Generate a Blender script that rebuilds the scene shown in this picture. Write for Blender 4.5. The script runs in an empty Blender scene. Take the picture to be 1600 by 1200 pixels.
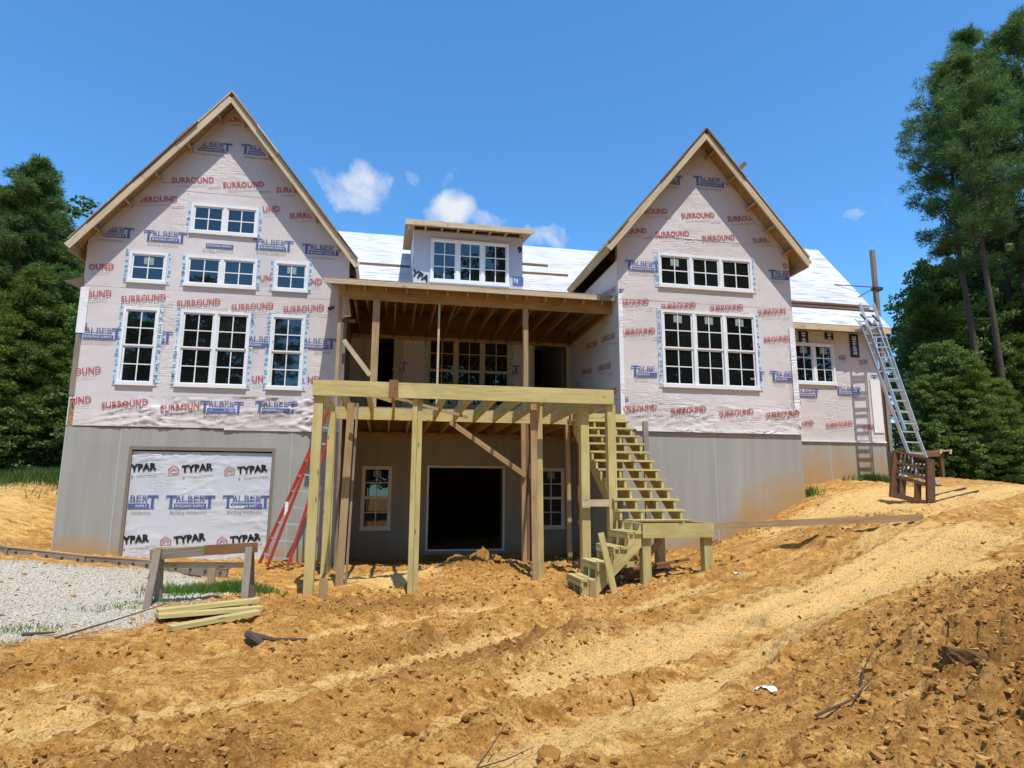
import bpy, bmesh, math, random
import numpy as np
from mathutils import Vector, Matrix

# ------------------------------------------------------------------ camera, sky, sun, exposure
random.seed(7)
SC = bpy.context.scene
COL = SC.collection
YAW, PITCH, ROLL, FPX, EYE = math.radians(11), math.radians(9.8), math.radians(.2), 1000., 1.55
_f = np.array([math.sin(YAW)*math.cos(PITCH), math.cos(YAW)*math.cos(PITCH), math.sin(PITCH)])
_r = np.array([math.cos(YAW), -math.sin(YAW), 0.])
_u = np.cross(_r, _f)
_r2 = math.cos(ROLL)*_r + math.sin(ROLL)*_u
_u2 = -math.sin(ROLL)*_r + math.cos(ROLL)*_u
cam = bpy.data.cameras.new('camera'); cam.lens = FPX/1600*36; cam.sensor_width = 36
cam.clip_start = .05; cam.clip_end = 3000
camo = bpy.data.objects.new('camera', cam); COL.objects.link(camo)
camo.matrix_world = Matrix(((_r2[0], _u2[0], -_f[0], 0), (_r2[1], _u2[1], -_f[1], 0), (_r2[2], _u2[2], -_f[2], EYE), (0, 0, 0, 1)))
SC.camera = camo

def ray(px, py):
    d = _r2*(px-800)/FPX - _u2*(py-600)/FPX + _f
    return d
def at(px, py, Y):                       # point of the world plane y = Y seen at a pixel of the photograph
    d = ray(px, py); d = d/d[1]*Y
    return (float(d[0]), float(Y), float(d[2]+EYE))
def atz(px, py, Z):
    d = ray(px, py); d = d/d[2]*(Z-EYE)
    return (float(d[0]), float(d[1]), float(Z))

SUNV = Vector((.09, -.45, 1.0)).normalized()      # towards the sun
elev = math.asin(SUNV.z); azim = math.atan2(SUNV.x, SUNV.y)
W = bpy.data.worlds.new('World'); SC.world = W; W.use_nodes = True
wn, wl = W.node_tree.nodes, W.node_tree.links
wn.clear()
wout = wn.new('ShaderNodeOutputWorld'); wbg = wn.new('ShaderNodeBackground')
sky = wn.new('ShaderNodeTexSky'); sky.sky_type = 'NISHITA'; sky.sun_disc = False
sky.sun_elevation = elev; sky.sun_rotation = azim
sky.air_density = 1.0; sky.dust_density = .3; sky.ozone_density = 1.6; sky.altitude = 200
wbg.inputs[1].default_value = .15
# small fair-weather clouds, fixed in the sky
geo = wn.new('ShaderNodeTexCoord')
def wmath(op, a, b=None, clamp=False):
    n = wn.new('ShaderNodeMath'); n.operation = op; n.use_clamp = clamp
    for i, v in enumerate((a, b)):
        if v is None: continue
        if isinstance(v, (int, float)): n.inputs[i].default_value = v
        else: wl.new(v, n.inputs[i])
    return n.outputs[0]
nz = wn.new('ShaderNodeTexNoise'); nz.inputs['Scale'].default_value = 17; nz.inputs['Detail'].default_value = 9; nz.inputs['Roughness'].default_value = .6; nz.inputs['Distortion'].default_value = .5
nz2 = wn.new('ShaderNodeTexNoise'); nz2.inputs['Scale'].default_value = 9; nz2.inputs['Detail'].default_value = 5
warp = wn.new('ShaderNodeVectorMath'); warp.operation = 'MULTIPLY_ADD'; wl.new(geo.outputs['Generated'], nz2.inputs['Vector'])
wl.new(nz2.outputs['Color'], warp.inputs[0]); warp.inputs[1].default_value = (.11, .11, .11); warp2 = wn.new('ShaderNodeVectorMath'); warp2.operation = 'SUBTRACT'; wl.new(geo.outputs['Generated'], warp2.inputs[0]); warp2.inputs[1].default_value = (.055, .055, .055); wl.new(warp2.outputs[0], warp.inputs[2])
wl.new(geo.outputs['Generated'], nz.inputs['Vector'])
total = None
for px, py, rx, ry, g in ((540, 305, 66, 40, .95), (585, 285, 36, 38, .8), (700, 345, 48, 36, 1.1), (770, 362, 40, 20, .6), (842, 378, 42, 24, .95), (642, 270, 13, 17, .5),
                         (686, 290, 16, 24, .24), (775, 282, 18, 20, .22), (1336, 337, 30, 11, .55), (1383, 312, 15, 11, .3), (700, 268, 14, 8, .2), (905, 382, 20, 13, .35)):
    d = Vector(ray(px, py)).normalized()
    e1 = Vector(_r2); e2 = d.cross(e1).normalized(); e1 = e2.cross(d).normalized()
    def dot(v, s):
        n = wn.new('ShaderNodeVectorMath'); n.operation = 'DOT_PRODUCT'
        wl.new(warp.outputs[0], n.inputs[0]); n.inputs[1].default_value = v*s
        return n.outputs['Value']
    cs = .93
    a = dot(e1, 1000/rx*cs); b = dot(e2, 1000/ry*cs); c = dot(d, 1)
    q = wmath('ADD', wmath('MULTIPLY', a, a), wmath('MULTIPLY', b, b))
    m = wmath('SUBTRACT', 1, q, True)
    m = wmath('MULTIPLY', m, wmath('GREATER_THAN', c, 0))
    m = wmath('MULTIPLY', m, g)
    total = m if total is None else wmath('MAXIMUM', total, m)
k = wmath('SUBTRACT', wmath('ADD', wmath('MULTIPLY', total, .85), wmath('MULTIPLY', nz.outputs['Fac'], 1.9)), 1.25)
k = wmath('MULTIPLY', wmath('MULTIPLY', k, 1.25, True), wmath('MULTIPLY', total, 3, True), True)
gain = wn.new('ShaderNodeMixRGB'); gain.blend_type = 'MULTIPLY'; gain.inputs[0].default_value = 1; wl.new(sky.outputs[0], gain.inputs[1]); gain.inputs[2].default_value = (.62, 1.15, 1.50, 1)
cr = wn.new('ShaderNodeMixRGB'); wl.new(k, cr.inputs[0]); wl.new(gain.outputs[0], cr.inputs[1]); cr.inputs[2].default_value = (5.0, 5.3, 5.7, 1)
wl.new(cr.outputs[0], wbg.inputs[0]); wl.new(wbg.outputs[0], wout.inputs[0])
sl = bpy.data.lights.new('sun', 'SUN'); sl.energy = 4.6; sl.angle = math.radians(.5); sl.color = (1, .955, .88)
so = bpy.data.objects.new('sun', sl); COL.objects.link(so)
so.rotation_euler = SUNV.to_track_quat('Z', 'Y').to_euler(); so.location = (3, -10, 25)
vs = SC.view_settings; SC.display_settings.display_device = 'sRGB'
vs.view_transform = 'Standard'; vs.look = 'None'; vs.exposure = 0.12; vs.gamma = 1; vs.use_curve_mapping = False
try:
    SC.cycles.use_denoising = True; SC.cycles.sample_clamp_indirect = 4; SC.cycles.max_bounces = 6; SC.cycles.transparent_max_bounces = 6
except Exception: pass

# ------------------------------------------------------------------ noise
def _hash(ix, iy, s):
    h = (ix.astype(np.int64)*374761393 + iy.astype(np.int64)*668265263 + s*974634777) & 0xffffffff
    h = ((h ^ (h >> 13))*1274126177) & 0xffffffff
    h = ((h ^ (h >> 16))*2246822519) & 0xffffffff
    return ((h ^ (h >> 15)) & 0xffffff)/float(0xffffff)
def vn(x, y, s=0):
    x = np.asarray(x, float); y = np.asarray(y, float)
    ix, iy = np.floor(x), np.floor(y); fx, fy = x-ix, y-iy
    fx = fx*fx*(3-2*fx); fy = fy*fy*(3-2*fy)
    a, b = _hash(ix, iy, s), _hash(ix+1, iy, s); c, d = _hash(ix, iy+1, s), _hash(ix+1, iy+1, s)
    return (a*(1-fx)+b*fx)*(1-fy) + (c*(1-fx)+d*fx)*fy
def fbm(x, y, s=0, o=4, g=.5):
    t = 0; a = 1; n = 0
    for i in range(o):
        t = t + a*vn(x*2**i+i*17.3, y*2**i+i*9.1, s+i); n += a; a *= g
    return t/n - .5
def cells(x, y, s=0):                                 # distance to the nearest scattered point, and that point's own random number
    ix, iy = np.floor(x), np.floor(y)
    best = np.full(np.shape(x), 9.); rid = np.zeros(np.shape(x))
    for dx in (-1, 0, 1):
        for dy in (-1, 0, 1):
            cx, cy = ix+dx, iy+dy
            px = cx+_hash(cx, cy, s); py = cy+_hash(cx, cy, s+5)
            d = (px-x)**2+(py-y)**2
            m = d < best
            best = np.where(m, d, best); rid = np.where(m, _hash(cx, cy, s+9), rid)
    return np.sqrt(best), rid

# ------------------------------------------------------------------ materials
class NT:
    def __init__(s, name):
        s.m = bpy.data.materials.new(name); s.m.use_nodes = True
        s.t = s.m.node_tree; s.n = s.t.nodes; s.l = s.t.links
        s.b = s.n['Principled BSDF']
    def node(s, typ, **kw):
        n = s.n.new(typ)
        for k, v in kw.items(): setattr(n, k, v)
        return n
    def set(s, sock, v):
        if hasattr(v, 'is_output') or isinstance(v, bpy.types.NodeSocket): s.l.new(v, sock)
        else: sock.default_value = v
    def noise(s, vec, scale, detail=4, rough=.55, dist=0):
        n = s.node('ShaderNodeTexNoise'); s.set(n.inputs['Vector'], vec)
        n.inputs['Scale'].default_value = scale; n.inputs['Detail'].default_value = detail
        n.inputs['Roughness'].default_value = rough; n.inputs['Distortion'].default_value = dist
        return n.outputs['Fac']
    def coord(s, kind='Object'):
        return s.node('ShaderNodeTexCoord').outputs[kind]
    def pos(s):
        return s.node('ShaderNodeNewGeometry').outputs['Position']
    def mapping(s, vec, scale=(1, 1, 1), rot=(0, 0, 0), loc=None):
        n = s.node('ShaderNodeMapping'); s.l.new(vec, n.inputs['Vector'])
        n.inputs['Scale'].default_value = scale; n.inputs['Rotation'].default_value = rot
        if loc is not None: s.set(n.inputs['Location'], loc)
        return n.outputs[0]
    def ramp(s, fac, stops):
        n = s.node('ShaderNodeValToRGB'); s.l.new(fac, n.inputs[0])
        e = n.color_ramp.elements
        while len(e) > 1: e.remove(e[-1])
        e[0].position = stops[0][0]; e[0].color = (*stops[0][1], 1) if len(stops[0][1]) == 3 else stops[0][1]
        for p, c in stops[1:]:
            q = e.new(p); q.color = (*c, 1)
        return n.outputs[0]
    def mix(s, f, a, b, mode='MIX'):
        n = s.node('ShaderNodeMixRGB', blend_type=mode)
        for i, v in enumerate((f, a, b)):
            if isinstance(v, tuple) and len(v) == 3: v = (*v, 1)
            s.set(n.inputs[i], v)
        return n.outputs[0]
    def math(s, op, a, b=0., clamp=False):
        n = s.node('ShaderNodeMath', operation=op, use_clamp=clamp)
        s.set(n.inputs[0], a); s.set(n.inputs[1], b); return n.outputs[0]
    def bump(s, h, strength=.3, dist=.02, prev=None):
        n = s.node('ShaderNodeBump'); n.inputs['Strength'].default_value = strength; n.inputs['Distance'].default_value = dist
        s.l.new(h, n.inputs['Height'])
        if prev is not None: s.l.new(prev, n.inputs['Normal'])
        return n.outputs[0]
    def out(s, color=None, rough=.8, normal=None, spec=.3, metal=0.):
        if color is not None: s.set(s.b.inputs['Base Color'], (*color, 1) if isinstance(color, tuple) and len(color) == 3 else color)
        s.set(s.b.inputs['Roughness'], rough); s.b.inputs['Specular IOR Level'].default_value = spec
        s.b.inputs['Metallic'].default_value = metal
        if normal is not None: s.l.new(normal, s.b.inputs['Normal'])
        return s.m

def wood(name, pale, mid, dark, grey=0.):
    t = NT(name)
    uv = t.coord('UV'); rnd = t.node('ShaderNodeObjectInfo').outputs['Random']
    off = t.node('ShaderNodeCombineXYZ'); t.l.new(t.math('MULTIPLY', rnd, 37.), off.inputs[0]); t.l.new(t.math('MULTIPLY', rnd, 11.), off.inputs[1])
    v = t.mapping(uv, (1, 1, 1), loc=off.outputs[0])
    g = t.noise(t.mapping(v, (1.2, 26, 1)), 1.6, 6, .65, .6)
    g2 = t.noise(t.mapping(v, (.7, 3, 1)), 1.5, 4)
    c = t.ramp(g, [(.34, dark), (.48, mid), (.64, pale)])
    c = t.mix(t.ramp(g2, [(.4, (0, 0, 0)), (.65, (1, 1, 1))]), c, pale)
    kn = t.node('ShaderNodeTexVoronoi'); t.l.new(t.mapping(v, (1.7, 6, 1)), kn.inputs['Vector']); kn.inputs['Scale'].default_value = 1.3
    km = t.ramp(kn.outputs['Distance'], [(.07, (1, 1, 1)), (.13, (0, 0, 0))])
    c = t.mix(t.math('MULTIPLY', km, .75), c, tuple(x*.25 for x in dark))
    c = t.mix(t.math('MULTIPLY', rnd, .22), c, tuple(x*.62 for x in mid))
    st = t.noise(t.pos(), 1.7, 5)
    c = t.mix(t.ramp(st, [(.52, (0, 0, 0)), (.75, (.45, .45, .45))]), c, tuple(x*.55 for x in mid))
    if grey: c = t.mix(grey, c, (.28, .26, .235))
    return t.out(c, .75, t.bump(g, .25, .006), .25)
M = {}
M['treated'] = wood('treated_lumber', (.60, .495, .21), (.49, .39, .15), (.32, .235, .085))
M['spf'] = wood('framing_lumber', (.46, .32, .17), (.37, .235, .115), (.25, .145, .06))
M['spf_dark'] = wood('stained_lumber', (.27, .14, .065), (.20, .098, .042), (.12, .055, .022))
M['fascia'] = wood('fascia_lumber', (.62, .50, .33), (.52, .40, .25), (.37, .26, .14))
M['grey_wood'] = wood('weathered_lumber', (.33, .27, .21), (.24, .195, .15), (.14, .11, .08))
M['brown_wood'] = wood('brown_painted_wood', (.16, .085, .045), (.105, .055, .03), (.06, .03, .018))

def osb():
    t = NT('osb_sheathing')
    v = t.node('ShaderNodeTexVoronoi'); t.l.new(t.mapping(t.pos(), (9, 9, 22)), v.inputs['Vector']); v.inputs['Scale'].default_value = 2.5
    c = t.ramp(t.node('ShaderNodeSeparateColor').outputs[0] if False else v.outputs['Distance'], [(.1, (.46, .33, .17)), (.5, (.36, .235, .11)), (.8, (.24, .14, .06))])
    n = t.noise(t.pos(), 14, 4)
    c = t.mix(t.ramp(n, [(.4, (0, 0, 0)), (.7, (.5, .5, .5))]), c, (.22, .12, .05))
    return t.out(c, .8, t.bump(v.outputs['Distance'], .2, .005))
M['osb'] = osb()

def wrap(name, base, shade, wr=.32, tint=None):
    t = NT(name); p = t.pos()
    big = t.noise(p, .55, 3); fine = t.noise(p, 5, 5)
    c = t.mix(t.ramp(big, [(.35, (0, 0, 0)), (.7, (1, 1, 1))]), base, shade)
    c = t.mix(t.ramp(fine, [(.55, (0, 0, 0)), (.8, (.35, .35, .35))]), c, tuple(x*.86 for x in shade))
    speck = t.noise(p, 38, 2)
    c = t.mix(t.ramp(speck, [(.72, (0, 0, 0)), (.78, (.25, .25, .25))]), c, (.35, .25, .2))
    d1 = t.noise(t.mapping(p, (1.2, 1.2, 6), (0, .35, 0)), 1.7, 3, .5, .8)
    d2 = t.noise(t.mapping(p, (7, 1.2, 1.4), (0, -.6, 0)), 1.1, 3, .5, .8)
    def ridge(x): return t.math('SUBTRACT', 1, t.math('ABSOLUTE', t.math('MULTIPLY', t.math('SUBTRACT', x, .5), 5)), True)
    mask = t.ramp(t.noise(p, .8, 2), [(.5, (0.04, 0.04, 0.04)), (.68, (1, 1, 1))])
    h = t.math('MULTIPLY', t.math('ADD', ridge(d1), ridge(d2)), mask)
    nb = t.bump(h, wr, .03)
    return t.out(c, .68, nb, .25)
M['wrap'] = wrap('pale_house_wrap', (.66, .60, .57), (.58, .515, .485))
M['wrap_grey'] = wrap('grey_plastic_sheet', (.585, .60, .62), (.53, .55, .575), .35)
M['wrap_dormer_shaded'] = wrap('dormer_wrap_shaded', (.50, .53, .58), (.42, .45, .51), .3)  # greyer, darker copy of the wrap: shade of the dormer roof in its colour
M['tape'] = wrap('flashing_tape', (.60, .66, .72), (.42, .52, .62), 1.0)
M['seam'] = wrap('wrap_seam_tape', (.80, .78, .77), (.72, .70, .69), 1.0)

def roofwhite():
    t = NT('white_roof_underlayment'); p = t.coord('Object')
    n = t.noise(t.mapping(p, (1.1, 9, 9)), 1.7, 1, .4)
    n2 = t.noise(p, .7, 4)
    c = t.mix(t.ramp(n2, [(.35, (0, 0, 0)), (.7, (1, 1, 1))]), (.62, .62, .635), (.52, .52, .54))
    c = t.mix(t.ramp(n, [(.55, (0, 0, 0)), (.60, (.75, .75, .75))]), c, (.33, .34, .37))
    return t.out(c, .6, t.bump(t.noise(t.mapping(p, (1, 4, 4)), 3, 3), .25, .02), .3)
M['roof'] = roofwhite()

def concrete():
    t = NT('poured_concrete'); p = t.pos()
    a = t.noise(t.mapping(p, (3.2, 3.2, .16)), 1.6, 4, .6); b = t.noise(p, 1.1, 5, .6); f = t.noise(p, 26, 3)
    c = t.mix(t.ramp(a, [(.3, (0, 0, 0)), (.72, (1, 1, 1))]), (.30, .288, .255), (.37, .355, .315))
    c = t.mix(t.ramp(b, [(.5, (0, 0, 0)), (.75, (.6, .6, .6))]), c, (.40, .385, .35))
    c = t.mix(t.ramp(f, [(.6, (0, 0, 0)), (.8, (.3, .3, .3))]), c, (.22, .21, .19))
    # soil stain splashed up from the ground line (ground attribute carried by the vertices)
    at_ = t.node('ShaderNodeAttribute', attribute_name='soil').outputs['Fac']
    sn = t.math('ADD', at_, t.math('MULTIPLY', t.math('SUBTRACT', t.noise(p, 2.4, 4), .5), .9))
    c = t.mix(t.ramp(sn, [(.25, (0, 0, 0)), (.85, (.85, .85, .85))]), c, (.42, .255, .10))
    return t.out(c, .85, t.bump(t.math('ADD', f, a), .15, .01), .2)
M['concrete'] = concrete()
def flat(name, c, rough=.6, nscale=6, amt=.25, spec=.4, metal=0., bump=.1):
    t = NT(name); p = t.pos(); n = t.noise(p, nscale, 5)
    col = t.mix(t.ramp(n, [(.35, (0, 0, 0)), (.7, (amt, amt, amt))]), c, tuple(x*.5 for x in c))
    return t.out(col, rough, t.bump(n, bump, .01), spec, metal)
M['vinyl'] = flat('white_vinyl', (.80, .80, .79), .35, 3, .18)
M['vinyl_tan'] = flat('cream_door_trim', (.50, .44, .31), .5, 3, .2)
M['joint'] = flat('wall_joint', (.46, .45, .42), .8)
M['red_print'] = flat('red_print', (.50, .12, .115), .55, 30, .55)
M['blue_print'] = flat('blue_print', (.09, .13, .34), .55, 30, .4)
M['navy'] = flat('navy_tag', (.012, .014, .05), .5, 20, .3)
M['black_print'] = flat('black_print', (.012, .012, .014), .5, 30, .3)
M['white_print'] = flat('white_print', (.72, .73, .76), .5, 30, .2)
M['olive_print'] = flat('olive_print', (.27, .27, .20), .55, 40, .5)
M['grey_print'] = flat('grey_print', (.33, .29, .29), .6, 40, .5)
M['tape_print'] = flat('tape_blue_print', (.20, .34, .46), .6, 12, .8)
M['paper'] = flat('window_sticker', (.30, .36, .33), .6, 15, .6)
M['fiberglass'] = flat('red_fiberglass', (.40, .04, .022), .5, 8, .35)
M['aluminium'] = flat('aluminium', (.62, .62, .61), .38, 8, .2, .5, .75)
M['dark_metal'] = flat('dark_steel', (.05, .045, .04), .6, 12, .4)
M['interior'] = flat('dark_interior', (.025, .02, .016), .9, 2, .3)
M['leather'] = flat('white_litter', (.78, .80, .82), .5, 9, .3)
M['bark'] = flat('bark', (.105, .075, .055), .9, 7, .7, .15, 0, .8)
M['bark_grey'] = flat('grey_bark', (.19, .17, .15), .9, 9, .6, .15, 0, .8)
def glass():
    t = NT('window_glass'); p = t.pos()
    n = t.noise(p, .55, 3)
    c = t.mix(t.ramp(n, [(.45, (0, 0, 0)), (.7, (1, 1, 1))]), (.006, .007, .007), (.014, .015, .013))
    t.b.inputs['IOR'].default_value = 1.75
    m = t.out(c, .015, t.bump(t.noise(p, 1.3, 2), .05, .02), .65)
    return m
M['glass'] = glass()

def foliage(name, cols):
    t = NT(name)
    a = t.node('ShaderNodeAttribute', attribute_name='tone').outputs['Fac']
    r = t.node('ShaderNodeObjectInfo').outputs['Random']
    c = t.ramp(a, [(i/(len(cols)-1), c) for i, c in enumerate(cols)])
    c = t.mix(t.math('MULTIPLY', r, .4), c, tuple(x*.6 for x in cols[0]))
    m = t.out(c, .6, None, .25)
    tr = t.node('ShaderNodeBsdfTranslucent'); t.l.new(c, tr.inputs['Color'])
    mx = t.node('ShaderNodeMixShader'); mx.inputs[0].default_value = .35
    t.l.new(t.b.outputs[0], mx.inputs[1]); t.l.new(tr.outputs[0], mx.inputs[2])
    t.l.new(mx.outputs[0], t.n['Material Output'].inputs['Surface'])
    return m
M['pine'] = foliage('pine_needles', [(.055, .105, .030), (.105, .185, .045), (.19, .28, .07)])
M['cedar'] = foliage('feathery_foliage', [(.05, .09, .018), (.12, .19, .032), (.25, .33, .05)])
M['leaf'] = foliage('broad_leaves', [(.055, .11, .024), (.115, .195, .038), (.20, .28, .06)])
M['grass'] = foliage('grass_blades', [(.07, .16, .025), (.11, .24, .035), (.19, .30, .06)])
M['mist'] = None

def dirt():
    t = NT('clay_soil'); p = t.pos()
    def A(n): return t.node('ShaderNodeAttribute', attribute_name=n).outputs['Fac']
    n1 = t.noise(p, 1.3, 6, .62); n2 = t.noise(p, 9, 7, .72); n3 = t.noise(p, 48, 5, .75); st = t.noise(t.mapping(p, (.83, 3.2, 1), (0, 0, -.6)), 3.4, 7, .72)
    base = t.mix(t.ramp(n2, [(.42, (0, 0, 0)), (.56, (1, 1, 1))]), (.36, .165, .038), (.62, .335, .090))  # strong contrast here also carries crevice shade in the colour
    base = t.mix(t.ramp(n1, [(.44, (0, 0, 0)), (.60, (.8, .8, .8))]), base, (.46, .220, .052))
    base = t.mix(t.ramp(st, [(.52, (0, 0, 0)), (.62, (.85, .85, .85))]), base, (.70, .42, .135))
    base = t.mix(t.ramp(st, [(.36, (.7, .7, .7)), (.45, (0, 0, 0))]), base, (.24, .100, .024))
    pal = t.math('ADD', A('pale'), t.math('MULTIPLY', t.math('SUBTRACT', st, .5), 1.5))
    base = t.mix(t.ramp(pal, [(.3, (0, 0, 0)), (.62, (1, 1, 1))]), base, (.74, .465, .165))
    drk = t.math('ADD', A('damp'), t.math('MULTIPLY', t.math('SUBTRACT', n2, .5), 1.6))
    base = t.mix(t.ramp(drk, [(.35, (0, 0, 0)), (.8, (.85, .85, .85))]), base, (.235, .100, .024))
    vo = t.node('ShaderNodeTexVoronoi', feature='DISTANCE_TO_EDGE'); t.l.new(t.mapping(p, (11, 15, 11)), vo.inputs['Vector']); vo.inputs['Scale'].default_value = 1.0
    crack_shade = t.math('MULTIPLY', t.ramp(vo.outputs['Distance'], [(.02, (1, 1, 1)), (.09, (0, 0, 0))]), t.ramp(n1, [(.5, (0, 0, 0)), (.6, (.3, .3, .3))]))  # dark lines painting the shade inside soil crevices
    base = t.mix(crack_shade, base, (.17, .075, .022))
    base = t.mix(t.ramp(n3, [(.38, (.8, .8, .8)), (.49, (0, 0, 0))]), base, (.19, .085, .026))  # dark grains: micro-shadow of the hollows put into the colour
    base = t.mix(t.ramp(n3, [(.60, (0, 0, 0)), (.68, (.5, .5, .5))]), base, (.74, .47, .17))  # pale grains: painted highlights on the crumb tops
    gv = t.ramp(n3, [(.36, (.24, .18, .11)), (.5, (.50, .44, .34)), (.62, (.74, .68, .57))])
    gm = t.math('ADD', A('gravel'), t.math('MULTIPLY', t.math('SUBTRACT', n1, .5), .9))
    base = t.mix(t.ramp(gm, [(.38, (0, 0, 0)), (.58, (1, 1, 1))]), base, gv)
    base = t.mix(A('verge'), base, (.07, .10, .03))
    nb = t.bump(n3, .8, .016); nb = t.bump(n2, .8, .05, nb)
    return t.out(base, .93, nb, .12)
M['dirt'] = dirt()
def clodmat():
    t = NT('loose_clay_clods'); p = t.pos()
    a = t.node('ShaderNodeAttribute', attribute_name='tone').outputs['Fac']
    c = t.ramp(a, [(0, (.22, .095, .025)), (.5, (.38, .185, .048)), (1, (.54, .30, .09))])
    n = t.noise(p, 30, 5, .7)
    c = t.mix(t.ramp(n, [(.45, (0, 0, 0)), (.7, (.5, .5, .5))]), c, (.18, .085, .03))
    return t.out(c, .93, t.bump(n, .6, .01), .1)
M['clod'] = clodmat()
M['clod_damp'] = flat('shaded_clay', (.17, .085, .035), .95, 14, .7, .1, 0, .8)  # dark base colour stands in for shade on the slab's overhanging face
def gravelmat():
    t = NT('pale_gravel_stones')
    a = t.node('ShaderNodeAttribute', attribute_name='tone').outputs['Fac']
    return t.out(t.ramp(a, [(0, (.28, .21, .14)), (.5, (.54, .48, .39)), (1, (.78, .73, .64))]), .85, None, .2)
M['gravel'] = gravelmat()

# ------------------------------------------------------------------ objects
def link(name, me, mat=None, parent=None):
    o = bpy.data.objects.new(name, me); COL.objects.link(o)
    if mat is not None:
        for m in (mat if isinstance(mat, (list, tuple)) else [mat]): me.materials.append(m if not isinstance(m, str) else M[m])
    if parent is not None: o.parent = parent
    return o
def tag(o, label=None, cat=None, group=None, kind=None):
    for k_, v in (('label', label), ('category', cat), ('group', group), ('kind', kind)):
        if v: o[k_] = v
    return o
def thing(name, label, cat, loc=(0, 0, 0), group=None):
    o = bpy.data.objects.new(name, None); COL.objects.link(o); o.location = loc; o.empty_display_size = .2
    return tag(o, label, cat, group)
def root_loc(p):
    v = Vector((0, 0, 0))
    while p is not None: v += Vector(p.location); p = p.parent
    return v
def pymesh(name, vs_, fs_, mat=None, parent=None, smooth=False, mats=None, uvs=None):
    """a mesh whose vertices are given in world coordinates"""
    off = root_loc(parent)
    v = np.asarray(vs_, float).reshape(-1, 3) - np.array(off)
    me = bpy.data.meshes.new(name); me.from_pydata(v.tolist(), [], [tuple(int(i) for i in f) for f in fs_])
    if mats is not None: me.polygons.foreach_set('material_index', np.asarray(mats, np.int32))
    if uvs is not None:
        l = me.uv_layers.new(name='UVMap'); l.data.foreach_set('uv', np.asarray(uvs, np.float32).ravel())
    if smooth: me.polygons.foreach_set('use_smooth', np.ones(len(me.polygons), bool))
    me.update()
    return link(name, me, mat, parent)
BF = [(0, 1, 2, 3), (7, 6, 5, 4), (0, 4, 5, 1), (1, 5, 6, 2), (2, 6, 7, 3), (3, 7, 4, 0)]
def boardgeo(p0, p1, w, h, up=(0, 0, 1), rough=0.):
    """a board from p0 to p1; w across, h along 'up'"""
    p0, p1, up = Vector(p0), Vector(p1), Vector(up)
    d = (p1-p0); L = d.length; d.normalize()
    s = d.cross(up)
    if s.length < 1e-4: s = d.cross(Vector((0, 1, 0)))
    s.normalize(); u = s.cross(d).normalized()
    vs_ = []
    for e in (p0, p1):
        for a, b in ((-1, -1), (1, -1), (1, 1), (-1, 1)):
            j = Vector((random.uniform(-1, 1), random.uniform(-1, 1), random.uniform(-1, 1)))*rough
            vs_.append(e + s*a*w/2 + u*b*h/2 + j)
    uv = []
    for f in BF:
        for i in f:
            x = L if i >= 4 else 0.
            k_ = i % 4; yy = {0: 0, 1: w, 2: w+h, 3: 2*w+h}[k_]
            if f == (3, 7, 4, 0) and k_ == 0: yy = 2*w+2*h
            if f in (BF[0], BF[1]): uv.append((([0, w, w, 0][k_]), [0, 0, h, h][k_])); continue
            uv.append((x, yy))
    return vs_, BF, uv
def board(name, p0, p1, w, h, mat='treated', parent=None, up=(0, 0, 1), rough=.0015):
    v, f, uv = boardgeo(p0, p1, w, h, up, rough)
    return pymesh(name, v, f, mat, parent, uvs=uv)
def box(name, a, b, mat, parent=None):
    (x0, y0, z0), (x1, y1, z1) = a, b
    v = [(x0, y0, z0), (x1, y0, z0), (x1, y0, z1), (x0, y0, z1), (x0, y1, z0), (x1, y1, z0), (x1, y1, z1), (x0, y1, z1)]
    uv = []
    dx, dy, dz = x1-x0, y1-y0, z1-z0
    for f in BF:
        for i in f:
            X = (i in (1, 2, 5, 6))*dx; Yy = (i >= 4)*dy; Zz = (i in (2, 3, 6, 7))*dz
            uv.append((X+Yy, Zz+Yy*.3) if dx+dy > dz else (Zz, X+Yy))
    return pymesh(name, v, [(0, 1, 2, 3), (7, 6, 5, 4), (0, 4, 5, 1), (1, 5, 6, 2), (2, 6, 7, 3), (3, 7, 4, 0)], mat, parent, uvs=uv)
def boxes(name, lst, mat, parent=None):
    V, F, UV = [], [], []
    for (a, b) in lst:
        (x0, y0, z0), (x1, y1, z1) = a, b
        n = len(V)
        V += [(x0, y0, z0), (x1, y0, z0), (x1, y0, z1), (x0, y0, z1), (x0, y1, z0), (x1, y1, z0), (x1, y1, z1), (x0, y1, z1)]
        F += [tuple(i+n for i in f) for f in BF]
    return pymesh(name, V, F, mat, parent)
def setattr_f(me, name, arr, dom='POINT'):
    a = me.attributes.new(name, 'FLOAT', dom); a.data.foreach_set('value', np.asarray(arr, np.float32))

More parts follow.
